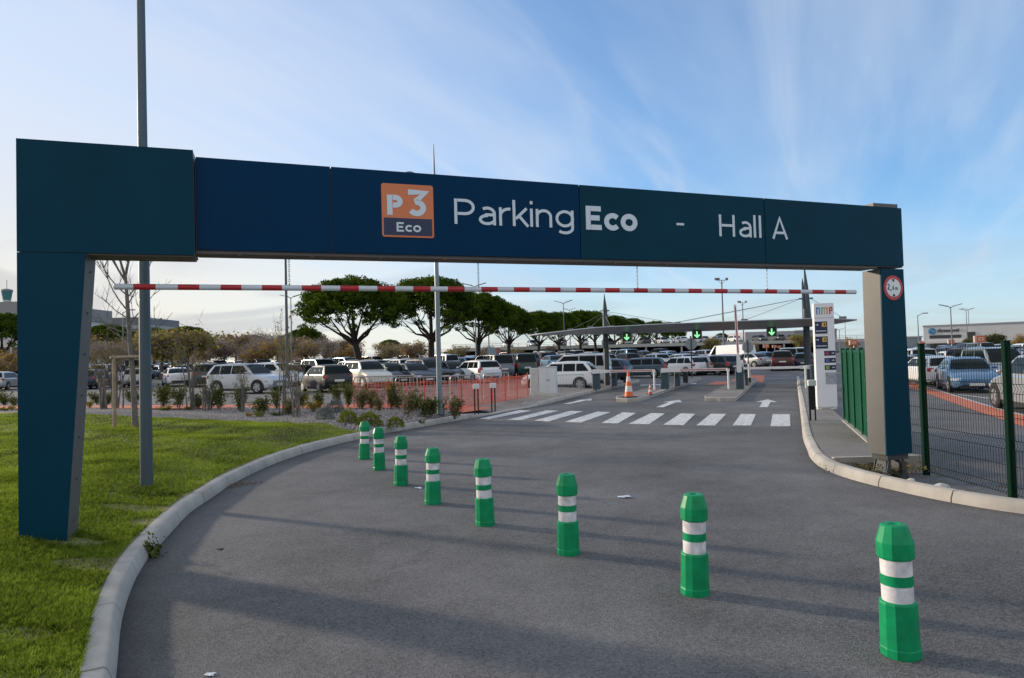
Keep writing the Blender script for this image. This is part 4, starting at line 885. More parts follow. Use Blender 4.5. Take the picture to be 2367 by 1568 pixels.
# umbrella pines: bare forked trunk under a flat dome of needle clumps
def pine_proto(seed, H=8.6, R=4.5, lean=.0):
    rng = random.Random(seed); r_ = np.random.default_rng(seed)
    t = MB(); zc = H * .50; fork = H * .36
    base = [(0, 0, -.1), (lean * .25, 0, fork * .5), (lean * .7, .05, fork)]
    t.tube(base, [.37, .31, .27], 10)
    clumps = []; nl = 9
    for k in range(nl):
        a = 2 * math.pi * k / nl + rng.uniform(-.3, .3); rr = R * rng.uniform(.45, .86); zt = zc + (H - zc) * rng.uniform(.15, .55) * (1.15 - rr / R * .4)
        s = Vector((lean * .7, .05, fork + rng.uniform(-.5, .5) * .6)); e = Vector((lean + rr * math.cos(a), rr * math.sin(a), zt)); m_ = s.lerp(e, .5) + Vector((0, 0, -.25 + rng.uniform(-.2, .3)))
        t.tube([s, s.lerp(m_, .5) + Vector((0, 0, .12)), m_, e], [.15, .115, .08, .03], 6)
        for q in range(4):
            p = m_.lerp(e, rng.uniform(0, .9)); a2 = a + rng.uniform(-1.1, 1.1); e2 = p + Vector((math.cos(a2) * 1.1, math.sin(a2) * 1.1, rng.uniform(.35, 1.1))); t.tube([p, p.lerp(e2, .5) + Vector((0, 0, -.08)), e2], [.04, .028, .014], 4)
    t.tube([(lean * .7, .05, fork), (lean * .9, 0, H * .62), (lean, 0, H * .8)], [.2, .12, .05], 8)
    C = []
    n = 150
    for i in range(n):                                               # clumps over the dome, thicker rim, hollow underside
        u = math.sqrt((i + .5) / n); a = i * 2.39996 + rng.uniform(-.25, .25); rr = R * u * rng.uniform(.92, 1.06)
        dome = math.sqrt(max(0, 1 - (u * .98) ** 2)); z = zc + (H - zc) * (.12 + .88 * dome ** .85) + rng.uniform(-.25, .18)
        C.append((lean + rr * math.cos(a), rr * math.sin(a), z, rng.uniform(.42, .72)))
        for rep in range(2 if rng.random() < .7 else 1): C.append((lean + rr * .92 * math.cos(a + .2), rr * .92 * math.sin(a + .2), z - rng.uniform(.25, 1.35), rng.uniform(.36, .66)))
    P = []
    for x, y, z, r in C:
        m_ = 95; v = r_.normal(size=(m_, 3)); v /= np.linalg.norm(v, axis=1)[:, None]; v *= (r * r_.uniform(.35, 1.0, m_) ** .6)[:, None]; v[:, 2] *= .62; P.append(v + np.array([x, y, z]))
    P = np.concatenate(P); return t.mesh('pine_trunk', M_bark, 60), tri_mesh('pine_crown', leaves(P, .27, .34, up=.25, rng=r_), M_pine, nper=4)
PINES = [pine_proto(11, lean=-.75), pine_proto(12, lean=.1), pine_proto(13, lean=.4), pine_proto(14, R=3.9, lean=.2)]
def pine(px, top, d, k, label, rz=None, wscale=1.0, grp='umbrella pines across the car park'):
    Q = At(px, top, d); z0 = zg(Q.x, Q.y); h = Q.z - z0; s = h / 8.75
    t = thing('umbrella_pine', label, 'pine tree', (Q.x, Q.y, z0), rz if rz is not None else random.uniform(-.6, .6), grp); t.scale = (s * wscale, s * wscale, s)
    link('trunk', PINES[k][0], t); link('crown', PINES[k][1], t); return t
pl = [(832, 645, 57, 0, 'first umbrella pine from the left, leaning trunk, before the beam lettering', 0, 1.02), (992, 644, 63, 1, 'umbrella pine directly behind the slim needle mast', .3, 1.0), (1098, 681, 74, 2, 'third umbrella pine from the left of the long row', 0, .95), (1172, 708, 86, 3, 'fourth umbrella pine of the row, behind the blue notice board', .5, .95),
      (1240, 722, 98, 0, 'fifth umbrella pine of the row, above the white cabinet', 2.2, .9), (1290, 723, 108, 1, 'sixth umbrella pine of the row, above the white minivan', 1.2, .9), (1338, 720, 116, 2, 'seventh umbrella pine of the row, left of the canopy mast', .9, .95), (1375, 722, 124, 3, 'umbrella pine right behind the left canopy mast', 2.9, .9), (1420, 731, 136, 1, 'umbrella pine behind the left green arrow signal', 2, .95), (1462, 738, 146, 0, 'umbrella pine just right of the left green arrow signal', 1, .95), (1512, 744, 158, 2, 'umbrella pine midway between the left and middle green arrows', 0, 1.0), (1556, 752, 170, 3, 'small umbrella pine left of the middle green arrow', .3, .9),
      (1668, 771, 175, 1, 'dark rounded pine behind the tallest floodlight mast', .8, .75), (1620, 778, 185, 2, 'low dark pine right of the middle green arrow', .8, .8)]
for x, tp, d, k, lb, rz, ws in pl: pine(x, tp, d, k, lb, rz, ws)
for x, tp, d, k, lb in [(0, 727, 92, 2, 'umbrella pine at the left edge below the blue glass building'), (246, 752, 108, 1, 'umbrella pine just right of the left portal leg, behind the sapling'), (355, 760, 118, 3, 'umbrella pine right of the thick lamp post'), (432, 756, 128, 1, 'umbrella pine behind the yellow tree right of the thick lamp post'), (712, 760, 122, 0, 'umbrella pine left of the first leaning pine'), (580, 776, 160, 2, 'low far pine above the silver off-roader'), (660, 776, 150, 3, 'low far pine beside the tall lamp post'), (900, 786, 170, 1, 'low far pine seen between the first two pine trunks'), (300, 768, 150, 2, 'far low pine behind the staked sapling')]: pine(x, tp, d, k, lb, None, 1.0, 'umbrella pines at the far left')
# autumn plane trees
LV = [leafmat('leaf_olive', (.16, .14, .04), (.33, .27, .07), (.48, .33, .09), scale=.7, fine=5), leafmat('leaf_yellow', (.20, .13, .02), (.42, .26, .04), (.52, .30, .05), scale=.7, fine=5), leafmat('leaf_brown', (.17, .125, .09), (.30, .21, .14), (.46, .27, .11), scale=.7, fine=5), leafmat('leaf_green', (.04, .065, .015), (.11, .13, .03), (.20, .18, .05), scale=.7, fine=5)]
M_twig = mat('twig_bark', (.30, .25, .215), .9)
def plane_proto(seed, lm, dens, size=.30):
    rng = random.Random(seed); r_ = np.random.default_rng(seed); t = MB(); tips = []
    branch_tree(rng, t, (0, 0, -.1), 2.7, 3, .95, .17, up=.7, kids=(5, 6), tips=tips, first=.62, wig=.14)
    C = np.array([p for p, d in tips]); P = C[r_.integers(0, len(C), int(len(C) * dens))] + r_.normal(0, .34, (int(len(C) * dens), 3)); nt2 = len(C) * 9; PT = C[r_.integers(0, len(C), nt2)] + r_.normal(0, .30, (nt2, 3))
    top = C[:, 2].max(); return t.mesh('plane_trunk', M_bark2), tri_mesh('plane_crown', np.concatenate([leaves(P, size, .8, rng=r_), leaves(PT, .75, .035, up=.35, rng=r_)]), [lm, M_twig], mi=np.concatenate([np.zeros(len(P)), np.ones(nt2)]), nper=4), top
PLN = [plane_proto(31, LV[0], 7), plane_proto(32, LV[1], 4.5), plane_proto(33, LV[2], 2.6), plane_proto(34, LV[2], .6, .2), plane_proto(35, LV[0], 2.6), plane_proto(36, LV[3], 13), plane_proto(37, LV[1], 1.8)]
KN = ['olive yellow leafy', 'bright yellow', 'rusty brown', 'almost bare', 'thin olive', 'green leafy', 'sparse yellow']
def plane_tree(px, top, d, k, label, ws=1.0, grp='autumn trees in the car park'):
    Q = At(px, top, d); z0 = zg(Q.x, Q.y); s = (Q.z - z0) / (PLN[k][2] + .1)
    t = thing('plane_tree', label, 'tree', (Q.x, Q.y, z0), random.uniform(0, 6), grp); t.scale = (s * ws, s * ws, s); link('trunk', PLN[k][0], t); link('crown', PLN[k][1], t)
auto = [(222, 778, 84, 1), (262, 790, 76, 3), (318, 782, 88, 2), (372, 768, 70, 0), (398, 775, 84, 1), (440, 770, 74, 0), (476, 778, 88, 4), (508, 788, 80, 2), (548, 772, 92, 6), (585, 786, 84, 3), (607, 790, 76, 1), (640, 768, 90, 3), (672, 784, 82, 2), (706, 790, 76, 6), (745, 782, 84, 3), (778, 786, 92, 2), (806, 796, 80, 1), (884, 794, 84, 4), (925, 796, 92, 2), (952, 792, 76, 6), (1060, 800, 90, 4), (1125, 802, 96, 2), (1195, 806, 100, 4), (1270, 800, 130, 2)]
cnt = {}
for x, tp, d, k in auto: cnt[k] = cnt.get(k, 0) + 1
seen = {}
for x, tp, d, k in auto:
    seen[k] = seen.get(k, 0) + 1; plane_tree(x, tp, d, k, KN[k] + ' plane tree behind the parked cars, ' + ordinal(seen[k] - 1) + ' of its look from the left', 1.25)
for x, tp, d, k, lb, ws in [(1648, 784, 105, 0, 'olive rounded tree left of the tallest floodlight mast', 1.1), (1852, 775, 115, 0, 'olive tree just left of the right canopy mast', 1.2), (1748, 793, 130, 4, 'small olive tree right of the round sign back', 1.0), (1968, 782, 120, 1, 'orange tree above the green panel fence', 1.0), (2300, 777, 92, 5, 'green tree right of the large orange row sign', .9), (2356, 775, 86, 1, 'orange-leaved tree at the right edge of the car park', 1.1), (2246, 786, 100, 5, 'green tree hiding the freight building door', .9), (2180, 800, 100, 3, 'almost bare little tree below the freight sign', .9), (10, 812, 60, 1, 'yellow tree at the left edge above the silver hatchback', 1.1), (2075, 795, 140, 2, 'brown tree hidden behind the right portal leg', 1.0)]: plane_tree(x, tp, d, k, lb, ws)
# young staked tree on the lawn
P = G(302, 988, .3); t = thing('young_tree', 'bare young tree with pale trunk tied between wooden stakes on the lawn', 'tree', (P.x, P.y, .29))
rng = random.Random(5); b = MB()
b.tube([(0.12, 0, -.05), (.08, 0, 1.2), (.0, 0, 2.4), (-.06, 0, 3.4), (-.10, .02, 3.9)], [.075, .066, .055, .045, .036], 9)
def twig(p, d, L, r, lv):
    pts = [Vector(p)]; dd = Vector(d).normalized()
    for i in range(5): dd = (dd + Vector((rng.uniform(-.13, .13), rng.uniform(-.13, .13), .05 + rng.uniform(-.05, .1)))).normalized(); pts.append(pts[-1] + dd * L / 5)
    b.tube(pts, [r * 1.35 * (1 - .75 * i / 5) for i in range(6)], 5 if lv < 2 else 3)
    if lv < 3:
        for k in range(3 if lv else 4): i = rng.randint(1, 4); a = rng.uniform(0, 6.28); twig(pts[i], dd * .8 + Vector((math.cos(a), math.sin(a) * .7, .2)) * .7, L * rng.uniform(.4, .65), r * .55, lv + 1)
for (z, dx, dz, L, r) in ((3.75, -.9, 1.0, 1.8, .022), (3.85, -.25, 1.6, 2.0, .026), (3.85, .3, 1.5, 1.9, .026), (3.3, .7, .7, 1.2, .014), (2.8, -.9, .5, 1.1, .013), (2.6, .9, .7, 1.3, .015), (2.2, -1.0, .4, 1.3, .014), (2.0, .9, .5, 1.4, .015), (1.5, -.9, .5, .9, .010), (1.7, .8, .9, .9, .01), (3.0, -1.0, .9, 1.7, .016), (3.4, -.8, .8, 1.4, .014), (2.4, -.9, .2, 1.1, .012), (3.1, .8, 1.0, 1.2, .012)): twig((.08 - z * .045, 0, z), (dx, rng.uniform(-.3, .3), dz), L, r, 0 if L > 1.5 else 1)
b.build('trunk', M_bark2, t, smooth=50)
M_stake = mat('stake_wood', (.36, .29, .22), .85, col2=(.22, .18, .14), scale=9)
sf = thing('tree_stakes', 'three round wooden stakes joined by a rail round the young tree', 'tree support', (P.x, P.y, .29)); SP = [(-.34, -.12), (-.07, .28), (.17, .30), (.52, -.10)]
for i, (x, y) in enumerate(SP): b = MB(); b.tube([(x, y, -.1), (x + .005, y, 1.86)], .043, 9); b.build('stake', M_stake, sf, smooth=50)
for i, (a, c) in enumerate(((0, 1), (1, 2), (2, 3), (3, 0))):
    A = Vector((*SP[a], 1.80)); C_ = Vector((*SP[c], 1.80)); e = (C_ - A).normalized() * .09; b = MB(); b.tube([A - e, C_ + e], .040, 8); b.build('rail', M_stake, sf, smooth=50)
b = MB(); b.box(-.16, .18, .06, .12, 1.58, 1.72); b.build('tie_strap', M_tw, sf)
# shrubs
M_ole = leafmat('shrub_leaf', (.045, .062, .018), (.15, .175, .05), (.30, .28, .12), scale=2.2, trans=.25, fine=20)
M_dry = leafmat('shrub_dry_leaf', (.08, .075, .035), (.24, .205, .10), (.38, .31, .18), scale=2.5, trans=.25, fine=20)
M_dome = leafmat('dome_leaf', (.06, .085, .010), (.22, .25, .025), (.45, .40, .045), scale=4, trans=.25, fine=24)
M_lav = leafmat('grey_leaf', (.10, .12, .115), (.24, .27, .25), (.34, .36, .32), scale=4, trans=.2, fine=24)
M_yl = leafmat('yellow_leaf', (.10, .09, .01), (.38, .28, .02), (.55, .40, .03), scale=4, trans=.3, fine=24)
def shrub_proto(kind, seed):
    rng = random.Random(seed); r_ = np.random.default_rng(seed); st = MB(); P = []
    if kind == 'upright':
        for k in range(11):
            a = rng.uniform(0, 6.28); e = Vector((math.cos(a) * rng.uniform(.1, .45), math.sin(a) * rng.uniform(.1, .45), rng.uniform(.6, 1.0))); s = Vector((e.x * .15, e.y * .15, 0)); m_ = s.lerp(e, .5) + Vector((-e.x * .15, -e.y * .15, .05)); st.tube([s, m_, e], [.011, .008, .004], 4)
            n = 44; tt_ = r_.uniform(.25, 1.03, n); pts = np.array([(s.lerp(m_, q * 2) if q < .5 else m_.lerp(e, min(1.05, q * 2 - 1))) for q in tt_]); P.append(pts + r_.normal(0, .075, (n, 3)))
        P = np.concatenate(P); return st, leaves(P, .16, .27, up=.7, rng=r_)
    if kind == 'dome':
        n = 1500; v = r_.normal(size=(n, 3)); v[:, 2] = np.abs(v[:, 2]); v /= np.linalg.norm(v, axis=1)[:, None]; lump = 1 + .10 * np.sin(v[:, 0] * 6 + seed) * np.sin(v[:, 1] * 7) + .05 * np.sin(v[:, 2] * 13)
        v = v * (lump * r_.uniform(.74, 1.03, n))[:, None] * np.array([.5, .5, .62]); v[:, 2] += .02
        st.tube([(0, 0, 0), (.02, 0, .3)], [.03, .015], 5); [st.tube([(0, 0, .02), (rng.uniform(-.3, .3), rng.uniform(-.3, .3), .35)], [.015, .006], 4) for k in range(6)]
        return st, leaves(v, .075, .45, up=.5, rng=r_)
    if kind == 'loose':
        for k in range(14):
            a = rng.uniform(0, 6.28); e = Vector((math.cos(a) * rng.uniform(.1, .5), math.sin(a) * rng.uniform(.1, .5), rng.uniform(.35, .75))); st.tube([(0, 0, 0), e * .5 + Vector((0, 0, .06)), e], [.01, .007, .003], 4); P.append(np.array(e)[None] * r_.uniform(.45, 1.05, 40)[:, None] + r_.normal(0, .06, (40, 3)))
        P = np.concatenate(P); P[:, 2] = np.abs(P[:, 2]); return st, leaves(P, .10, .4, up=.4, rng=r_)
    if kind == 'bare':
        tips = []
        for k in range(6): branch_tree(rng, st, (rng.uniform(-.1, .1), rng.uniform(-.1, .1), -.03), rng.uniform(.6, .8), 2, .45, .019, up=1.0, kids=(2, 4), tips=tips, first=.3, wig=.16)
        C = np.array([p for p, d in tips]); return st, np.concatenate([leaves(np.repeat(C, 2, 0) + r_.normal(0, .05, (len(C) * 2, 3)), .20, .03, up=.8, rng=r_), leaves(C + r_.normal(0, .03, C.shape), .05, .5, rng=r_)])
SH = {}
for kind, mats_ in (('upright', {'o': M_ole, 'd': M_dry}), ('dome', {'g': M_dome, 'l': M_lav}), ('loose', {'y': M_yl, 'o': M_ole, 'd': M_dome}), ('bare', {'b': M_dry})):
    for ck, mm in mats_.items():
        for v in range(2 if kind != 'upright' else 3):
            st, q = shrub_proto(kind, 50 + v * 7 + len(kind)); SH[kind + ck + str(v)] = (st.mesh(kind + '_stem', M_bark2), tri_mesh(kind + '_foliage', q, mm, nper=4))
def shrub(px, py, h, w, kind, ck, label, nm='shrub'):
    px += random.uniform(-5, 5) if kind == "upright" else 0; P = G(px, py, .28); P.z = zl(max(0, XL(P.y) - P.x), 18) - .01; w *= 1.7 if kind == 'bare' else 1; jj = random.uniform(.68, 1.08) if kind == 'upright' else 1; h *= jj; w *= random.uniform(.85, 1.25) if kind == 'upright' else 1; d = (P - CAM).dot(FW); H_ = h * d / F_PX; W_ = w * d / F_PX; v = random.randint(0, 2 if kind == 'upright' else 1)
    bh = {'upright': 1.0, 'dome': .64, 'loose': .78, 'bare': 1.45}[kind]; bw = {'upright': .85, 'dome': 1.04, 'loose': 1.05, 'bare': 1.0}[kind]
    t = thing(nm, label, 'shrub', P, random.uniform(0, 6.28), 'shrubs in the gravel bed'); t.scale = (W_ / bw, W_ / bw, H_ / bh); st, fo = SH[kind + ck + str(v)]; link('stem', st, t); link('foliage', fo, t)
shrub(752, 972, 36, 46, 'dome', 'l', 'front rounded silver grey shrub left of the green domes'); shrub(776, 957, 36, 44, 'dome', 'l', 'rear rounded silver grey shrub touching the front one')
shrub(805, 975, 33, 50, 'dome', 'g', 'leftmost round yellow-green dome shrub above the farthest bollards'); shrub(853, 975, 34, 64, 'dome', 'g', 'widest round yellow-green dome shrub, middle of three'); shrub(915, 975, 26, 42, 'dome', 'g', 'rightmost and smallest round yellow-green dome shrub')
shrub(724, 955, 36, 48, 'loose', 'y', 'bright yellow shrub behind the silver grey domes'); shrub(668, 962, 32, 30, 'loose', 'y', 'thin yellow-green shrub left of the bright yellow one'); shrub(207, 946, 24, 26, 'loose', 'y', 'small yellow shrub beside the left portal leg'); shrub(434, 951, 14, 20, 'loose', 'd', 'tiny lime green cushion right of the thick lamp post'); shrub(383, 952, 15, 40, 'loose', 'd', 'low green cushion just right of the thick lamp post'); shrub(600, 967, 18, 34, 'loose', 'd', 'low green cushion below the silver off-roader front wheel'); shrub(975, 968, 12, 22, 'loose', 'o', 'tiny dark tuft at the foot of the slim mast'); shrub(575, 966, 14, 24, 'loose', 'y', 'low yellowish tuft below the silver off-roader'); shrub(640, 964, 13, 40, 'loose', 'o', 'low brownish tuft below the front of the silver off-roader')
up = [(376, 942, 56, 64, 'o'), (414, 946, 60, 46, 'o'), (458, 946, 52, 40, 'o'), (487, 948, 52, 34, 'o'), (511, 948, 60, 42, 'o'), (553, 954, 60, 36, 'o'), (604, 960, 66, 52, 'o'), (640, 948, 50, 34, 'o'), (677, 962, 60, 50, 'd'), (700, 945, 52, 34, 'o'), (742, 946, 50, 34, 'o'), (775, 938, 58, 34, 'o'), (800, 944, 62, 38, 'o')]
for i, (x, y, h, w, c) in enumerate(up): shrub(x, y, h, w, 'upright', c, 'tall green leafy shrub in the gravel bed, ' + ordinal(i) + ' right of the thick lamp post')
nt_ = [(834, 948, 58, 40, 'd'), (858, 946, 56, 46, 'd'), (880, 953, 60, 38, 'd'), (902, 949, 66, 36, 'o'), (920, 948, 56, 40, 'd'), (941, 957, 64, 46, 'd'), (958, 950, 58, 40, 'o'), (979, 957, 70, 50, 'o'), (998, 955, 66, 44, 'o'), (1022, 952, 62, 38, 'o'), (1045, 957, 66, 52, 'd')]
for i, (x, y, h, w, c) in enumerate(nt_): shrub(x, y, h, w, 'upright', c, 'leggy olive shrub before the orange net, ' + ordinal(i) + ' from the left')
lf = [(-8, 935, 40, 50, 'o'), (14, 938, 46, 40, 'o'), (34, 940, 36, 30, 'o'), (222, 936, 44, 40, 'o'), (252, 938, 40, 40, 'o'), (318, 934, 44, 44, 'o')]
for i, (x, y, h, w, c) in enumerate(lf): shrub(x, y, h, w, 'upright', c, 'green leafy shrub near the left portal leg, ' + ordinal(i) + ' from the left edge')
shrub(10, 952, 12, 36, 'loose', 'd', 'low lime cushion at the left edge, left of the portal leg'); shrub(28, 950, 14, 20, 'loose', 'd', 'second low lime cushion touching the portal leg')
for i, (x, y, h, w, lb) in enumerate([(236, 948, 190, 90, 'bare twiggy shrub just right of the left portal leg'), (440, 950, 240, 60, 'tall bare sapling right of the thick lamp post'), (478, 952, 120, 50, 'short bare sapling left of the silver off-roader'), (655, 962, 290, 46, 'tallest bare sapling left of the tall lamp post'), (684, 968, 230, 60, 'bare sapling in front of the tall lamp post'), (560, 955, 150, 40, 'bare sapling before the rear of the silver off-roader'), (268, 946, 230, 70, 'feathery bare sapling left of the staked young tree')]): shrub(x, y, h, w, 'bare', 'b', lb, 'bare_sapling')
# weed and leaves at the kerb, litter
P = G(352, 1288, .0); r_ = np.random.default_rng(3); C = r_.normal(0, .045, (260, 3)); C[:, 2] = np.abs(C[:, 2]) * 1.6 + .01
tag(link('weed', tri_mesh('weed', leaves(C, .045, .6, up=.4, rng=r_), M_ole, nper=4), loc=(P.x - .02, P.y, 0)), 'small leafy weed growing at the foot of the left kerb', 'weed')
P = G(540, 1124, .0); C = r_.normal(0, 1, (150, 3)) * np.array([.16, .10, .008]); C[:, 2] = np.abs(C[:, 2]) + .004; C[:, 1] += C[:, 0] * .5
tag(link('dry_leaves', tri_mesh('dry_leaves', leaves(C, .035, .6, flat=.8, rng=r_), LV[2], nper=4), loc=(P.x, P.y, 0)), 'patch of dry brown leaves at the foot of the left kerb', 'leaves', kind='stuff')
P = G(1985, 1080, .06); C = r_.normal(0, 1, (900, 3)) * np.array([.32, .20, .03]); C[:, 2] = np.abs(C[:, 2]) + .005
tag(link('weeds', tri_mesh('weeds', leaves(C, .05, .5, up=.4, rng=r_), M_dry, nper=4), loc=(P.x + .3, P.y + .15, .0)), 'brown and green weeds on the soil before the right portal leg', 'weeds', kind='stuff')
for i, (x, y, s, lb) in enumerate([(1442, 1151, .075, 'crumpled white paper scrap on the road right of the fifth bollard'), (966, 1130, .05, 'small white paper scrap right of the third bollard'), (486, 1562, .03, 'tiny white scrap at the bottom left of the road'), (508, 1271, .03, 'dark leaf lying on the road left of the bollards')]):
    P = G(x, y); b = MB(); rr_ = random.Random(i); v = [(P.x + dx * s + rr_.uniform(-.3, .3) * s, P.y + dy * s * .7, .006 + rr_.uniform(0, .25) * s) for dx in (-1, -.3, .4, 1) for dy in (-1, 0, 1)]
    b.add(v, [(k * 3 + q, k * 3 + q + 1, k * 3 + q + 4, k * 3 + q + 3) for k in range(3) for q in range(2)]); tag(b.build('litter', M_pale if i < 3 else M_bark), lb, 'litter')
# ---------------------------------------------------------------- cars
def paint(name, c, metal=.25, rough=.28): return mat('paint_' + name, c, rough, metal, coat=.35 if max(c) < .1 else .6)
PC = {'silver': paint('silver', (.46, .48, .51), .55, .3), 'white': paint('white', (.74, .75, .77), 0, .3), 'cream': paint('cream', (.60, .57, .50), .2), 'black': paint('black', (.010, .011, .014), .1), 'grey': paint('grey', (.13, .14, .155), .4), 'pale grey': paint('pale_grey', (.32, .34, .36), .5), 'dark blue': paint('dark_blue', (.012, .025, .06), .2), 'blue': paint('blue', (.10, .21, .36), .4), 'maroon': paint('maroon', (.055, .010, .014), .2), 'red': paint('red', (.38, .025, .03), .1), 'steel blue': paint('steel_blue', (.045, .085, .125), .4), 'dark grey': paint('dark_grey', (.045, .05, .058), .4), 'dark green': paint('dark_green', (.015, .045, .045), .2), 'beige': paint('beige', (.40, .36, .30), .4)}
M_glass = mat('car_glass', (.006, .012, .015), .06, 0, spec=.13); M_tyre = mat('tyre', (.012, .012, .013), .85); M_rim = mat('rim', (.38, .39, .40), .35, .6); M_trim = mat('car_trim', (.016, .017, .019), .6)
M_hl = mat('headlight', (.55, .60, .66), .12, .2, coat=.8); M_tl = mat('tail_light', (.35, .012, .018), .25, coat=.6); M_plate = mat('number_plate', (.70, .70, .66), .5)
TYPES = {  # L W H belt hood  xa(windscreen foot) xb(top) xc(roof rear) xd(rear foot) R  rearside
 'suv': (4.42, 1.80, 1.66, 1.06, 1.00, .235, .075, -.40, -.475, .355, True), 'hatchback': (4.02, 1.70, 1.46, .93, .88, .255, .085, -.375, -.465, .31, True), 'saloon': (4.50, 1.75, 1.43, .93, .88, .215, .055, -.225, -.385, .315, True),
 'estate car': (4.70, 1.76, 1.47, .93, .89, .205, .055, -.41, -.478, .315, True), 'minivan': (4.35, 1.78, 1.80, 1.06, 1.0, .30, .13, -.455, -.49, .32, True), 'panel van': (5.1, 1.96, 2.25, 1.25, 1.12, .37, .25, -.47, -.495, .34, False)}
def car_meshes(kind):
    L, W_, H, belt, hood, xa, xb, xc, xd, R, rs = TYPES[kind]; out = {}; hw = W_ / 2
    def interp(x, P):
        return float(np.interp(x, [p[0] for p in P], [p[1] for p in P]))
    wP = [(-.5, .80), (-.485, .90), (-.44, .975), (-.3, 1), (.3, 1), (.42, .965), (.47, .89), (.5, .70)]
    tail = belt if kind != 'saloon' else .98
    dP = [(-.5, tail - .12), (-.485, tail - .02), (-.46, tail), (xd, tail + (.0 if kind == 'saloon' else 0)), (xd + .02, belt), (xa, belt - .01), (xa + .02, belt - .03), (.40, hood - .09), (.465, hood - .19), (.5, hood - .34)]
    zb = [(-.5, .40), (-.48, .26), (-.4, .20), (.4, .20), (.47, .24), (.5, .34)]
    xs = [-.5, -.485, -.46, -.42, -.36, -.28, -.15, 0, .1, xa, xa + .03, .32, .36, .40, .44, .47, .488, .5]; xs = sorted(set(round(x, 4) for x in xs)); rings = []
    for x in xs:
        w = hw * interp(x, wP); d = interp(x, dP); z0 = interp(x, zb); be = min(belt, d) - .03 if x > xa else min(belt, d)
        sh = min(be, d - .015)
        rings.append([(x * L, y * w, z) for y, z in ((-.88, z0), (-.99, z0 + .10), (-1.0, z0 + (sh - z0) * .55), (-.965, sh - .05), (-.90, sh + .01), (-.62, d + .02), (0, d + .04), (.62, d + .02), (.90, sh + .01), (.965, sh - .05), (1.0, z0 + (sh - z0) * .55), (.99, z0 + .10), (.88, z0))])
    b = MB(); b.loft(rings)
    # cabin shell
    wb, wt = hw * .93, hw * (.70 if kind not in ('panel van', 'minivan') else .80)
    st = [(xa, belt - .03, belt - .02, 1), (xb + .015, None, H - .05, .97), ((xb + xc) * .45, None, H, 1), (xc, None, H - .035, .96), (xd, belt - .03, belt - .01, 1)]
    cab = []
    for x, f, z, k in [(xa, 0, belt + .0, 0), (xa * .5 + xb * .5, 0, belt + (H - belt) * .55, .5), (xb, 0, H - .055, 1), (xb * .6 + xc * .4, 0, H, 1), (xc * .7 + xb * .3, 0, H - .008, 1), (xc, 0, H - .05, 1), (xc * .45 + xd * .55, 0, belt + (H - belt) * .5, .5), (xd, 0, belt, 0)]:
        wz = wb + (wt - wb) * (z - belt) / (H - belt)
        cab.append([(x * L, -wb, belt - .04), (x * L, -(wb + (wz - wb) * .5) - .012, (belt + z) / 2), (x * L, -wz, z - .03 * k), (x * L, -wz * .9, z), (x * L, 0, z + .025 * k), (x * L, wz * .9, z), (x * L, wz, z - .03 * k), (x * L, (wb + (wz - wb) * .5) + .012, (belt + z) / 2), (x * L, wb, belt - .04)])
    b.loft(cab)
    nbody = len(b.f); wx = (.315, -.30) if kind != 'panel van' else (.33, -.27)
    tr = MB()                                                        # wheel wells, sill trim, grille
    for x in wx:
        for s in (-1, 1):
            tr.loft([[(x * L + R * 1.20 * math.cos(2 * math.pi * j / 20), y, max(.16, R + R * 1.20 * math.sin(2 * math.pi * j / 20))) for j in range(20)] for y in (s * (hw * 1.003), s * hw * .6)], 0)
    for s in (-1, 1): tr.box(-.20 * L, .20 * L, s * hw * .975 - .02, s * hw * .975 + .02, .17, .27)
    tr.loft([[(.487 * L, y, z) for y, z in ((-.52 * hw, hood - .44), (.52 * hw, hood - .44), (.60 * hw, hood - .29), (-.60 * hw, hood - .29))], [(.497 * L, y * .98, z) for y, z in ((-.52 * hw, hood - .45), (.52 * hw, hood - .45), (.58 * hw, hood - .31), (-.58 * hw, hood - .31))]], 0)
    tr.box(.46 * L, .502 * L, -.55 * hw, .55 * hw, .27, .36); tr.box(-.503 * L, -.47 * L, -.62 * hw, .62 * hw, .30, .44)
    if kind == 'suv':
        for s in (-1, 1): tr.tube([((xb - .03) * L, s * wt * .86, H - .01), ((xb - .08) * L, s * wt * .88, H + .05), ((xc + .05) * L, s * wt * .88, H + .05), (xc * L, s * wt * .86, H - .01)], .018, 5)
    def P_side(x, z, s, off=.008):
        t = (z - belt) / (H - belt); y = (wb + (wt - wb) * t) + off + .012 * math.sin(math.pi * max(0, min(1, t))); return (x * L, s * y, z)
    gl = {'side_window': [], 'windscreen': None, 'rear_window': None}
    zlo, zhi = belt + .035, H - .115
    def xf(z): return xa + (xb - xa) * (z - belt) / (H - .055 - belt)
    def xr(z): return xd + (xc - xd) * (z - belt) / (H - .05 - belt)
    for s in (-1, 1):
        g = MB(); splits = [xf(zlo) - .035, (xb + xc) * .5 + .075, (xb + xc) * .5 + .06, xc + .135, xc + .12, xr(zlo) + .04]
        if not rs: splits = splits[:1] + [xb - .05]
        for k in range(0, len(splits) - 1, 2):
            x1, x0 = splits[k], splits[k + 1]; u1 = min(x1, xf(zhi) - .03) if k == 0 else x1; u0 = max(x0, xr(zhi) + .045) if k + 2 >= len(splits) and rs else x0
            q = [P_side(x0, zlo, s), P_side(x1, zlo, s), P_side((x1 + u1) / 2 if k == 0 else x1, (zlo + zhi) / 2, s), P_side(u1, zhi, s), P_side(u0, zhi, s), P_side((x0 + u0) / 2, (zlo + zhi) / 2, s)]
            g.add(q, [tuple(range(6))] if s < 0 else [tuple(range(5, -1, -1))])
        gl['side_window'].append(g)
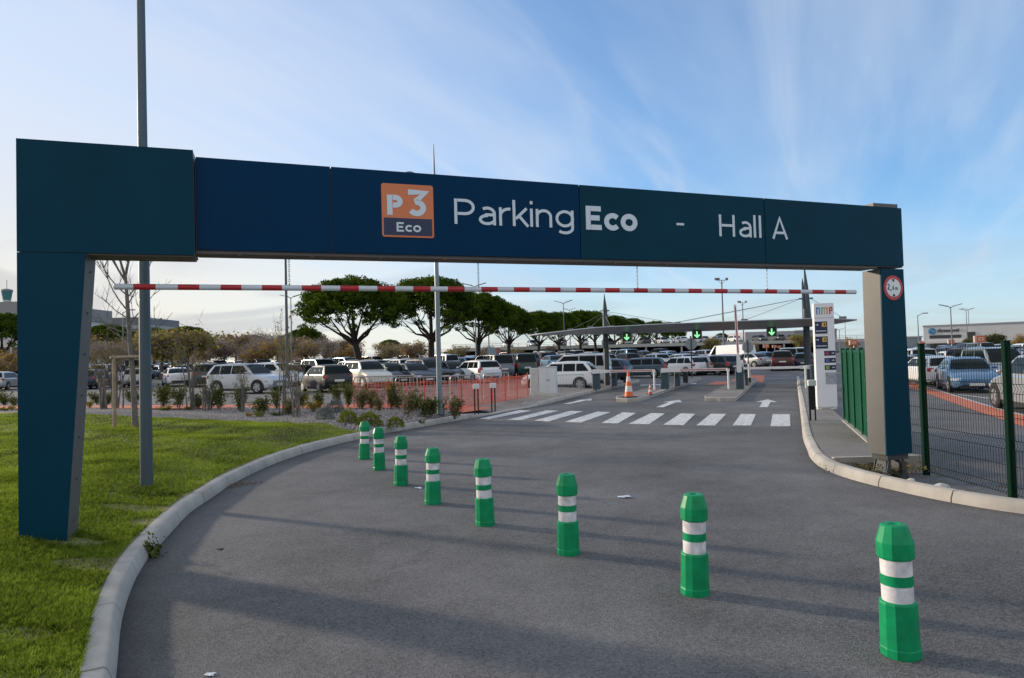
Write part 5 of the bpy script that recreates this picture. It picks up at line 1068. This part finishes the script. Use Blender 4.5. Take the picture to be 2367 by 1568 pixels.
    def scr(zl, zh, f):
        st = [(xa, belt), ((xa + xb) / 2, belt + (H - belt) * .55), (xb, H - .055)] if f > 0 else [(xd, belt), (xc * .45 + xd * .55, belt + (H - belt) * .5), (xc, H - .05)]
        g = MB(); rows = []; n = 6
        for i in range(n + 1):
            z = zl + (zh - zl) * i / n; x = float(np.interp(z, [q[1] for q in st], [q[0] for q in st])); w = (wb + (wt - wb) * (z - belt) / (H - belt)) * .90; k = (z - belt) / (H - belt)
            rows.append([(x * L + f * .022, y * w, z + .016 + .03 * k * (1 - abs(y)) ** .7) for y in (-1, -.6, -.3, 0, .3, .6, 1)])
        g.add([p for r in rows for p in r], [(j * 7 + i, j * 7 + i + 1, (j + 1) * 7 + i + 1, (j + 1) * 7 + i) for j in range(n) for i in range(6)]); return g
    gl['windscreen'] = scr(belt + .03, H - .10, 1)
    gl['rear_window'] = scr(belt + .06, H - .12, -1) if kind != 'panel van' else None
    hd = []; tlm = []
    for s in (-1, 1):
        g = MB(); z = hood - .30; g.loft([[(.40 * L, s * hw * .93, z + .04), (.40 * L, s * hw * .975, z - .03), (.40 * L, s * hw * .95, z - .1), (.40 * L, s * hw * .8, z - .06)], [(.462 * L, s * hw * .72, z + .07), (.468 * L, s * hw * .905, z + .02), (.47 * L, s * hw * .90, z - .08), (.478 * L, s * hw * .66, z - .05)], [(.487 * L, s * hw * .60, z + .03), (.486 * L, s * hw * .78, z + .01), (.489 * L, s * hw * .76, z - .06), (.492 * L, s * hw * .58, z - .04)]]); hd.append(g)
        g = MB(); z = belt - .12; hh = .16 if kind in ('hatchback', 'suv', 'saloon') else .30
        g.loft([[(-.455 * L, s * hw * .975, z - hh * .4), (-.455 * L, s * hw * .985, z + hh * .2), (-.458 * L, s * hw * .93, z + hh * .6)], [(-.489 * L, s * hw * .90, z - hh * .5), (-.487 * L, s * hw * .90, z + hh * .3), (-.482 * L, s * hw * .86, z + hh * .7)], [(-.500 * L, s * hw * .66, z - hh * .5), (-.498 * L, s * hw * .66, z + hh * .1), (-.494 * L, s * hw * .70, z + hh * .5)]]); tlm.append(g)
    pl = MB(); pl.box(.497 * L, .506 * L, -.26, .26, hood - .57, hood - .46); pr_ = MB(); pr_.box(-.508 * L, -.498 * L, -.26, .26, belt - .36 if kind != 'saloon' else .62, belt - .25 if kind != 'saloon' else .73)
    mr = []
    for s in (-1, 1): g = MB(); g.ell(((xf(belt + .08) - .035) * L, s * (hw * .93 + .11), belt + .08), (.06, .10, .065), 0, 10, 6); mr.append(g)
    wh = MB(); wh.loft([[(r * math.cos(2 * math.pi * j / 18), y, r * math.sin(2 * math.pi * j / 18)) for j in range(18)] for r, y in ((R * .9, -.10), (R, -.07), (R, .07), (R * .93, .095), (R * .66, .10))], 0)
    rm = MB(); rm.loft([[(r * math.cos(2 * math.pi * j / 15), y, r * math.sin(2 * math.pi * j / 15)) for j in range(15)] for r, y in ((R * .67, .085), (R * .66, .106), (R * .5, .10), (R * .2, .112))], 0)
    for k in range(5):
        a = 2 * math.pi * k / 5; c, s_ = math.cos(a), math.sin(a); p = lambda r, w: (r * c - w * s_, .1035 + (.006 if r < R * .4 else 0), r * s_ + w * c)
        rm.add([p(R * .26, .05), p(R * .60, .06), p(R * .60, .14 * R / .31), p(R * .30, .10)], [(0, 1, 2, 3)], 1)
    return dict(L=L, hw=hw, R=R, wx=wx, body=b.mesh(kind + '_body', M_trim, 32), trim=tr.mesh(kind + '_trim', M_trim, 30), windscreen=gl['windscreen'].mesh(kind + '_windscreen', M_glass, 40), rear=gl['rear_window'].mesh(kind + '_rear', M_glass, 40) if gl['rear_window'] else None, sides=[g.mesh(kind + '_side', M_glass, 40) for g in gl['side_window']],
        hl=[g.mesh(kind + '_hl', M_hl, 30) for g in hd], tl=[g.mesh(kind + '_tl', M_tl, 30) for g in tlm], pf=pl.mesh(kind + '_pf', M_plate), pr=pr_.mesh(kind + '_pr', M_plate), mr=[g.mesh(kind + '_mr', M_trim, 50) for g in mr], tyre=wh.mesh(kind + '_tyre', M_tyre, 40), rim=rm.mesh(kind + '_rim', [M_rim, M_trim], 40), raw=None)
CM = {k: car_meshes(k) for k in TYPES}
def painted(o, m_):
    o.material_slots[0].link = 'OBJECT'; o.material_slots[0].material = m_; return o
CARS = []
def car(kind, colour, x, y, heading, label, z=None, parts=True, grp='cars parked in the car park'):
    c = CM[kind]; z = zg(x, y) if z is None else z; h = rad(heading); m_ = PC[colour]
    t = thing('parked_' + ('van' if 'van' in kind and kind != 'minivan' else 'car'), label, 'van' if kind == 'panel van' else 'car', (x, y, z), h, grp)
    painted(link('body', c['body'], t), m_); CARS.append((t, kind, colour))
    link('trim', c['trim'], t); link('windscreen', c['windscreen'], t)
    if c['rear']: link('rear_window', c['rear'], t)
    for s in c['sides']: link('side_window', s, t)
    for s in c['tl']: link('tail_light', s, t)
    if parts:
        for s in c['hl']: link('headlight', s, t)
        link('number_plate', c['pf'], t); link('number_plate', c['pr'], t)
        for s in c['mr']: painted(link('wing_mirror', s, t), m_)
    for x_ in c['wx']:
        for s in (-1, 1):
            w = link('wheel', c['tyre'], t, (x_ * c['L'], s * (c['hw'] - .085), c['R'])); w.rotation_euler = (0, 0, 0 if s > 0 else math.pi)
            if parts: link('rim', c['rim'], w)
    return t
def carp(kind, colour, px, py, heading, label, z=None, d=None):
    P = GG(px, py); car(kind, colour, P.x, P.y, heading, label); return P
near = [('suv', 'silver', 573, 909, -20, 'big silver off-roader seen from its right side behind the shrubs'), ('suv', 'white', 640, 893, -20, 'white off-roader mostly hidden behind the big silver one'), ('hatchback', 'black', 753, 905, 126, 'black hatchback seen from behind, left of the orange net'), ('suv', 'cream', 848, 895, -54, 'pale off-roader with dark windscreen at the left end of the orange net'),
 ('hatchback', 'black', 903, 890, -54, 'low black hatchback, nose to the net, second along the net'), ('saloon', 'dark grey', 952, 889, -52, 'dark grey saloon with sunlit flank, third along the net'), ('suv', 'black', 990, 886, -52, 'black off-roader behind the slim mast'), ('hatchback', 'black', 1042, 884, -52, 'black hatchback just right of the slim mast'), ('estate car', 'white', 1098, 884, 120, 'white estate car seen from behind, above the low white-headed posts'), ('minivan', 'grey', 1134, 877, 120, 'grey minivan just right of the white estate car'),
 ('saloon', 'dark blue', 1164, 872, -60, 'dark blue saloon facing the viewer left of the dark minivan'), ('minivan', 'dark green', 1190, 873, 116, 'dark green minivan seen from behind, left of the white cabinet'), ('minivan', 'white', 1330, 888, 163, 'white minivan in side view behind the white hatchback'), ('hatchback', 'white', 1296, 900, 163, 'white hatchback in side view behind the white cabinet'), ('hatchback', 'dark blue', 1392, 880, 150, 'dark blue hatchback half hidden by the left canopy mast'),
 ('estate car', 'steel blue', 1470, 873, 163, 'steel blue estate car in side view above the first barrier arm'), ('hatchback', 'white', 1572, 868, 128, 'white hatchback seen from behind above the middle gate'), ('hatchback', 'pale grey', 1612, 866, 128, 'pale grey hatchback behind the octagonal sign post'), ('estate car', 'black', 1641, 866, 126, 'black estate car above the middle barrier arm'), ('hatchback', 'white', 1660, 862, 126, 'white hatchback left of the white delivery van'), ('hatchback', 'red', 1668, 858, 126, 'red hatchback half hidden left of the white delivery van'),
 ('panel van', 'white', 1688, 849, 122, 'white delivery van left of the raised gate arm'), ('saloon', 'pale grey', 1733, 850, 118, 'pale grey saloon behind the raised gate arm'), ('hatchback', 'blue', 1752, 847, 116, 'small blue hatchback right of the round sign back'), ('suv', 'maroon', 1808, 856, 70, 'dark maroon off-roader seen from behind in the right lane'), ('minivan', 'pale grey', 1822, 847, 70, 'pale minivan in front of the dark maroon off-roader'), ('hatchback', 'dark blue', 1856, 855, 70, 'dark blue hatchback seen from behind beside the right canopy mast'), ('minivan', 'white', 1850, 844, 70, 'white minivan beyond the dark blue hatchback by the mast'),
 ('hatchback', 'silver', 8, 901, 104, 'silver hatchback seen from behind at the left edge'), ('hatchback', 'dark blue', 218, 898, 100, 'dark blue hatchback right of the left portal leg'), ('minivan', 'white', 268, 888, 80, 'white minivan behind the staked young tree'), ('hatchback', 'pale grey', 318, 894, 112, 'pale grey hatchback behind the thick lamp post'), ('saloon', 'white', 408, 892, 122, 'white saloon with sunlit flank right of the thick lamp post'), ('suv', 'dark grey', 468, 893, 120, 'dark grey off-roader left of the big silver one'), ('hatchback', 'maroon', 695, 890, -24, 'maroon hatchback between the big silver off-roader and the black hatchback'), ('minivan', 'pale grey', 742, 882, -50, 'pale blue-grey minivan behind the black hatchback'),
 ('saloon', 'blue', 2234, 903, 246, 'light blue saloon facing the viewer behind the wire mesh fence'), ('hatchback', 'white', 2150, 890, 80, 'white hatchback with red tail light left of the light blue saloon'), ('minivan', 'white', 2110, 866, 80, 'white minivan between the portal leg and the dark fence post'), ('minivan', 'pale grey', 2303, 886, 257, 'pale minivan with dark windscreen right of the light blue saloon'), ('suv', 'silver', 2432, 952, 74, 'silver off-roader cut off at the right edge')]
NEARP = []
for k, c, x, y, h, lb in near: NEARP.append(carp(k, c, x, y, h, lb))
# rows further back
rng = random.Random(21); KD = ['hatchback', 'hatchback', 'saloon', 'estate car', 'suv', 'minivan', 'hatchback']; CD = ['white', 'silver', 'pale grey', 'black', 'dark grey', 'grey', 'white', 'dark blue', 'silver', 'red', 'cream', 'maroon', 'blue', 'black']
far = []
def rows(origin, row_dir, nrow, pitch, slot, nslot, head, x_rng, d_rng, fill=.86):
    rd = Vector((math.cos(rad(row_dir)), math.sin(rad(row_dir)))); nd = Vector((-rd.y, rd.x)); off = 0
    for r in range(nrow):
        for s in range(nslot):
            if rng.random() > fill: continue
            P = Vector(origin) + rd * (slot * s + rng.uniform(-.15, .15)) + nd * (off + rng.uniform(-.25, .25)); z = zg(P.x, P.y); px, py, d = proj((P.x, P.y, z + .8))
            if d < d_rng[0] or d > d_rng[1] or px < x_rng[0] or px > x_rng[1]: continue
            if any((P - Vector((q.x, q.y))).length < 4.4 for q in NEARP): continue
            far.append((px, d, P, head + (180 if (r % 2) ^ (rng.random() < .12) else 0) + rng.uniform(-2, 2), r))
        off += pitch[r % 2]
rows((-60, 28), 40, 12, (5.4, 11.0), 2.75, 60, 130, (-25, 1240), (45, 108), .80)
rows((6, 66), 18, 6, (5.4, 11.0), 2.8, 20, 108, (1240, 1720), (62, 112), .8)
rows((17, 40), -12, 8, (5.3, 10.5), 2.75, 26, 78, (2080, 2420), (33, 100), .85)
rows((22, 66), 70, 4, (5.4, 10.5), 6, 8, 70, (1740, 1900), (66, 110), .7)
far.sort(key=lambda q: q[1])
zones = [(-60, 36, 'left of the left portal leg'), (36, 345, 'left of the thick lamp post'), (345, 500, 'right of the thick lamp post'), (500, 700, 'behind the silver off-roader'), (700, 850, 'before the first umbrella pine'), (850, 1010, 'between the first two pines'), (1010, 1240, 'behind the orange net'), (1240, 1400, 'left of the left canopy mast'), (1400, 1720, 'under the left canopy half'), (1720, 1900, 'under the right canopy half'), (1900, 2150, 'just right of the right portal leg'), (2150, 2450, 'behind the light blue saloon')]
kept = []; byzone = {}
for px, d, P, h, r in far:
    zn = next((q[2] for q in zones if q[0] <= px < q[1]), zones[-1][2]); byzone.setdefault(zn, 0)
    if byzone[zn] >= (26 if 'behind the light' in zn else 18): continue
    byzone[zn] += 1; kept.append([px, d, P, h, zn, rng.choice(KD), rng.choice(CD)])
grp_ = {}
for q in kept: grp_.setdefault((q[4], q[5], q[6]), []).append(q)
for key, L_ in grp_.items():
    L_.sort(key=lambda q: q[0])
    for i, q in enumerate(L_):
        lb = '%s %s parked in the far rows %s' % (key[2], key[1], key[0])
        if len(L_) > 1: lb = '%s %s, %s from left, far rows %s' % (key[2], key[1], ordinal(i), key[0])
        car(q[5], q[6], q[2].x, q[2].y, q[3], lb, parts=q[1] < 58)
# ---------------------------------------------------------------- buildings and the raised parking deck
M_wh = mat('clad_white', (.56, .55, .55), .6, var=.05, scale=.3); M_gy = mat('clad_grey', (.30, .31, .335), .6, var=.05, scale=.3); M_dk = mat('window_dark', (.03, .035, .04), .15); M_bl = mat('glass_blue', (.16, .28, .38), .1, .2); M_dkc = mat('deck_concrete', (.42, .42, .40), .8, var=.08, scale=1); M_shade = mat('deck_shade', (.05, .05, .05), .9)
def site(px, py, d): Q = At(px, py, d); return Q
# raised deck with cars on it
A = At(1120, 815, 128); B_ = At(1925, 806, 142); dv = Vector((B_.x - A.x, B_.y - A.y)); DL = dv.length; da = math.atan2(dv.y, dv.x); z0 = zg(A.x, A.y)
dk = thing('parking_deck', 'long low concrete parking deck carrying cars beyond the canopy', 'parking deck', (A.x, A.y, z0), da)
TZ = 2.55
b = MB(); b.box(-6, DL + 14, 0, 34, TZ - .35, TZ); b.box(-6, DL + 14, -.12, .0, TZ - .5, TZ + .12); b.build('deck_slab', M_dkc, dk)
for k in range(int((DL + 20) / 7.5)): b = MB(); b.box(-5.5 + k * 7.5, -5.2 + k * 7.5, .1, .4, 0, TZ - .36); b.build('column', M_dkc, dk)
b = MB(); b.box(-5.8, DL + 13.8, 20, 20.3, 0, TZ - .36); b.build('shade_backing', M_shade, dk)  # dark sheet under the slab, the shade there put into its colour
b = MB()
for z in (TZ + .45, TZ + .8): b.tube([(-6, .1, z), (DL + 14, .1, z)], .025, 4)
for k in range(int((DL + 20) / 2.5)): b.box(-6 + k * 2.5, -5.95 + k * 2.5, .08, .13, TZ, TZ + .82)
b.build('guard_rail', M_lamp, dk)
rng = random.Random(4); nd_ = [5, 10, 15.5, 20, 25.5, 29, 33, 37, 41, 45.5, 49, 53, 58.5, 62.5, 66.5]
zl_ = {}
for i, s in enumerate(nd_):
    if s > DL + 8: continue
    k, c = rng.choice(KD), ['white', 'silver', 'pale grey', 'white', 'dark grey', 'white', 'black', 'silver'][i % 8]
    if s > DL - 15: c = 'dark grey'
    x, y = A.x + math.cos(da) * s - math.sin(da) * 3.2, A.y + math.sin(da) * s + math.cos(da) * 3.2
    car(k, c, x, y, math.degrees(da) + 90 + rng.choice((0, 180)), '%s %s on the raised parking deck, %s from its left end' % (c, k, ordinal(i)), z=z0 + TZ + .002, parts=False, grp='cars on the raised parking deck')
# grey warehouse behind
def bld(px0, px1, top, d, depth, label, m_, yaw=0, name='warehouse', cat='building'):
    a = At(px0, top, d); c = At(px1, top, d); z = zg(a.x, a.y); t = thing(name, label, cat, (a.x, a.y, z), math.atan2(c.y - a.y, c.x - a.x) + yaw); w = (Vector((c.x, c.y)) - Vector((a.x, a.y))).length; return t, w, a.z - z
t, w, h = bld(1722, 1838, 768, 210, 30, 'grey warehouse with dark lettering patches behind the right half of the canopy', M_gy)
b = MB(); b.box(0, w, 0, 40, -1, h); b.build('wall', mat('clad_lilac', (.34, .335, .36), .6, var=.04, scale=.2), t)
b = MB(); b.box(w * .45, w * .80, -.3, 0, h * .38, h * .60); b.build('shutter', M_gy, t); b = MB(); b.box(w * .52, w * .68, -.25, 0, h * .70, h * .88); b.build('sign_patch', mat('patch_navy', (.06, .075, .13), .5), t); b = MB(); b.box(w * .40, w * .50, -.25, 0, h * .58, h * .66); b.build('sign_patch', M_dk, t)
b = MB(); b.box(w * .34, w * .47, -.25, 0, h * .76, h * .90); b.build('emblem_patch', mat('patch_pink', (.42, .33, .38), .5), t)
t, w, h = bld(1838, 1925, 767, 210, 30, 'blue-grey warehouse wing right of the lettered warehouse', M_gy, -.35); b = MB(); b.box(0, w, 0, 40, -1, h); b.build('wall', mat('clad_bluegrey', (.20, .245, .29), .6, var=.04, scale=.2), t); b = MB(); b.box(-.2, w + .2, -.2, 40.2, h, h + .4); b.build('roof_edge', M_gy, t)
t, w, h = bld(1925, 2070, 790, 230, 30, 'low grey shed seen between the totem and the right portal leg', M_gy); b = MB(); b.box(0, w, 0, 30, -1, h); b.build('wall', M_gy, t); b = MB(); b.box(-.2, w + .2, -.2, 30, h, h + .4); b.build('roof', M_lamp, t)
# white freight building with lettering
t, w, h = bld(2134, 2560, 756, 132, 30, 'long white freight building with round blue emblem and dark lettering', M_wh, -.58, 'freight_building')
w *= 1.25
b = MB(); b.box(0, w, 0, 40, -1, h); b.build('wall', M_wh, t); b = MB(); b.box(-.1, w, -.12, 40, h, h + .25); b.build('roof_edge', M_gy, t)
u = 132 / F_PX / 1.21
b = MB(); b.box(14 * u, 88 * u, -.08, .0, h * .50, h * .63); b.build('window_band', M_dk, t); b = MB(); b.box(6 * u, w * .8, -.08, 0, 0, h * .26); b.build('loading_bay', M_dk, t); b = MB(); b.box(100 * u, 120 * u, -.08, 0, h * .38, h * .72); b.build('doorway', M_dk, t)
b = MB(); b.box(4 * u, 104 * u, -1.6, -.09, h * .30, h * .36); b.build('door_canopy', M_wh, t)
b = MB(); M = Matrix.Translation((21 * u, -.02, h * .80)); r = .135 * h; b.loft([[M @ Vector((r * math.cos(2 * math.pi * j / 28), y, r * math.sin(2 * math.pi * j / 28))) for j in range(28)] for y in (-.12, 0)]); em = b.build('emblem', mat('emblem_blue', (.03, .17, .34), .5), t)
b = MB(); b.add([M @ Vector((x * r, -.14, z * r)) for x, z in ((-.75, .35), (-.2, .25), (.25, -.25), (.8, -.1), (.8, .15), (.3, .05), (-.1, .5), (-.7, .6))], [tuple(range(8))]); b.build('emblem_swoosh', mat('emblem_cyan', (.10, .38, .52), .5), em)
b = MB(); text_fit(b, 'chronopost', 33 * u, 84 * u, h * .755, h * .135, .20, y=-.02, th=.1); b.build('lettering', mat('letter_dark', (.045, .05, .07), .5), t)
t, w, h = bld(2095, 2130, 781, 170, 20, 'small blue-grey block just left of the freight building', M_gy, 0, 'shed'); b = MB(); b.box(0, w, 0, 20, -1, h); b.build('wall', MATS['clad_bluegrey'], t); b = MB(); b.box(-.2, w + .2, -.2, 20, h, h + .3); b.build('roof', M_gy, t)
# left: terminal, blue glass block, control tower
t, w, h = bld(-120, 60, 702, 190, 40, 'grey terminal block with a blue glass band at the left edge', M_gy, 0, 'terminal_building')
b = MB(); b.box(0, w, 0, 40, -1, h * .80); b.build('wall', M_wh, t); b = MB(); b.box(-.6, w + .6, -.6, 40, h * .80, h); b.build('roof', mat('roof_grey', (.25, .25, .25), .7), t)
b = MB(); b.box(.5, w - .5, -.12, 0, h * .50, h * .795); wi = b.build('window', M_bl, t); b = MB(); [b.box(.5 + k * 1.6, .62 + k * 1.6, -.2, -.12, h * .50, h * .795) for k in range(int(w / 1.6))]; b.build('mullion', M_wh, wi)
b = MB(); b.box(.5, w - .5, -.12, 0, h * .12, h * .36); wi = b.build('window', M_dk, t); b = MB(); [b.box(.5 + k * 2.4, .9 + k * 2.4, -.2, -.12, h * .12, h * .36) for k in range(int(w / 2.4))]; b.build('mullion', M_wh, wi)
Q = At(16, 668, 380); z = zg(Q.x, Q.y); h = Q.z - z; t = thing('control_tower', 'green-glazed airport control tower above the terminal at the left edge', 'tower', (Q.x, Q.y, z)); b = MB(); b.lathe([(1.8, -1), (1.5, h - 8), (2.0, h - 6.8), (2.0, h - 6.4)], 16); b.build('shaft', M_wh, t); b = MB(); b.lathe([(1.9, h - 6.4), (2.7, h - 1.6)], 16); b.build('window', mat('glass_green', (.06, .20, .20), .1), t); b = MB(); b.lathe([(2.9, h - 1.6), (2.9, h - .6), (1.0, h)], 16); b.tube([(0, 0, h), (0, 0, h + 5)], .15, 5); b.build('roof', M_lamp, t)
t, w, h = bld(150, 346, 757, 240, 30, 'grey stepped terminal roofs behind the staked young tree', M_gy, 0, 'terminal_building')
b = MB(); b.box(0, w, 0, 40, -1, h * .92); b.build('wall', M_gy, t); b = MB(); b.box(-.5, w + .5, -.8, 40, h * .92, h); b.build('roof', mat('terminal_roof', (.34, .35, .37), .6), t); b = MB(); b.box(w * .45, w * .86, 4, 30, h, h + 3.2); b.build('plant_room', mat('plant_grey', (.13, .14, .16), .6), t); b = MB(); b.box(w * .3, w * .43, 2, 20, h, h + 1.5); b.build('plant_room', M_wh, t)
b = MB(); b.box(1, w - 1, -.12, 0, h * .62, h * .80); b.build('window', M_dk, t)
for i, (x0, x1, tp, d, c, lb) in enumerate([(395, 450, 800, 170, (.42, .27, .20), 'small terracotta house glimpsed below the yellow tree'), (548, 575, 800, 165, (.45, .24, .20), 'small pink house glimpsed above the silver off-roader'), (645, 672, 796, 165, (.46, .26, .24), 'small pink house beside the tall lamp post'), (905, 950, 806, 175, (.45, .28, .21), 'small pink house between the first two pine trunks'), (745, 790, 812, 150, (.40, .42, .44), 'small grey shed left of the first pine trunk')]):
    t, w, h = bld(x0, x1, tp, d, 8, lb, M_gy, 0, 'house'); hh = h * .62; b = MB(); b.box(0, w, 0, 7, -1, hh); b.build('wall', mat('house_wall_%d' % i, c, .8), t)
    b = MB(); b.loft([[(-.2, -.3, hh), (-.2, 7.3, hh), (-.2, 3.5, h)], [(w + .2, -.3, hh), (w + .2, 7.3, hh), (w + .2, 3.5, h)]]); b.build('roof', mat('tile_roof', (.36, .17, .10), .8), t); b = MB(); b.box(w * .4, w * .6, -.05, 0, hh * .35, hh * .8); b.build('window', M_dk, t)
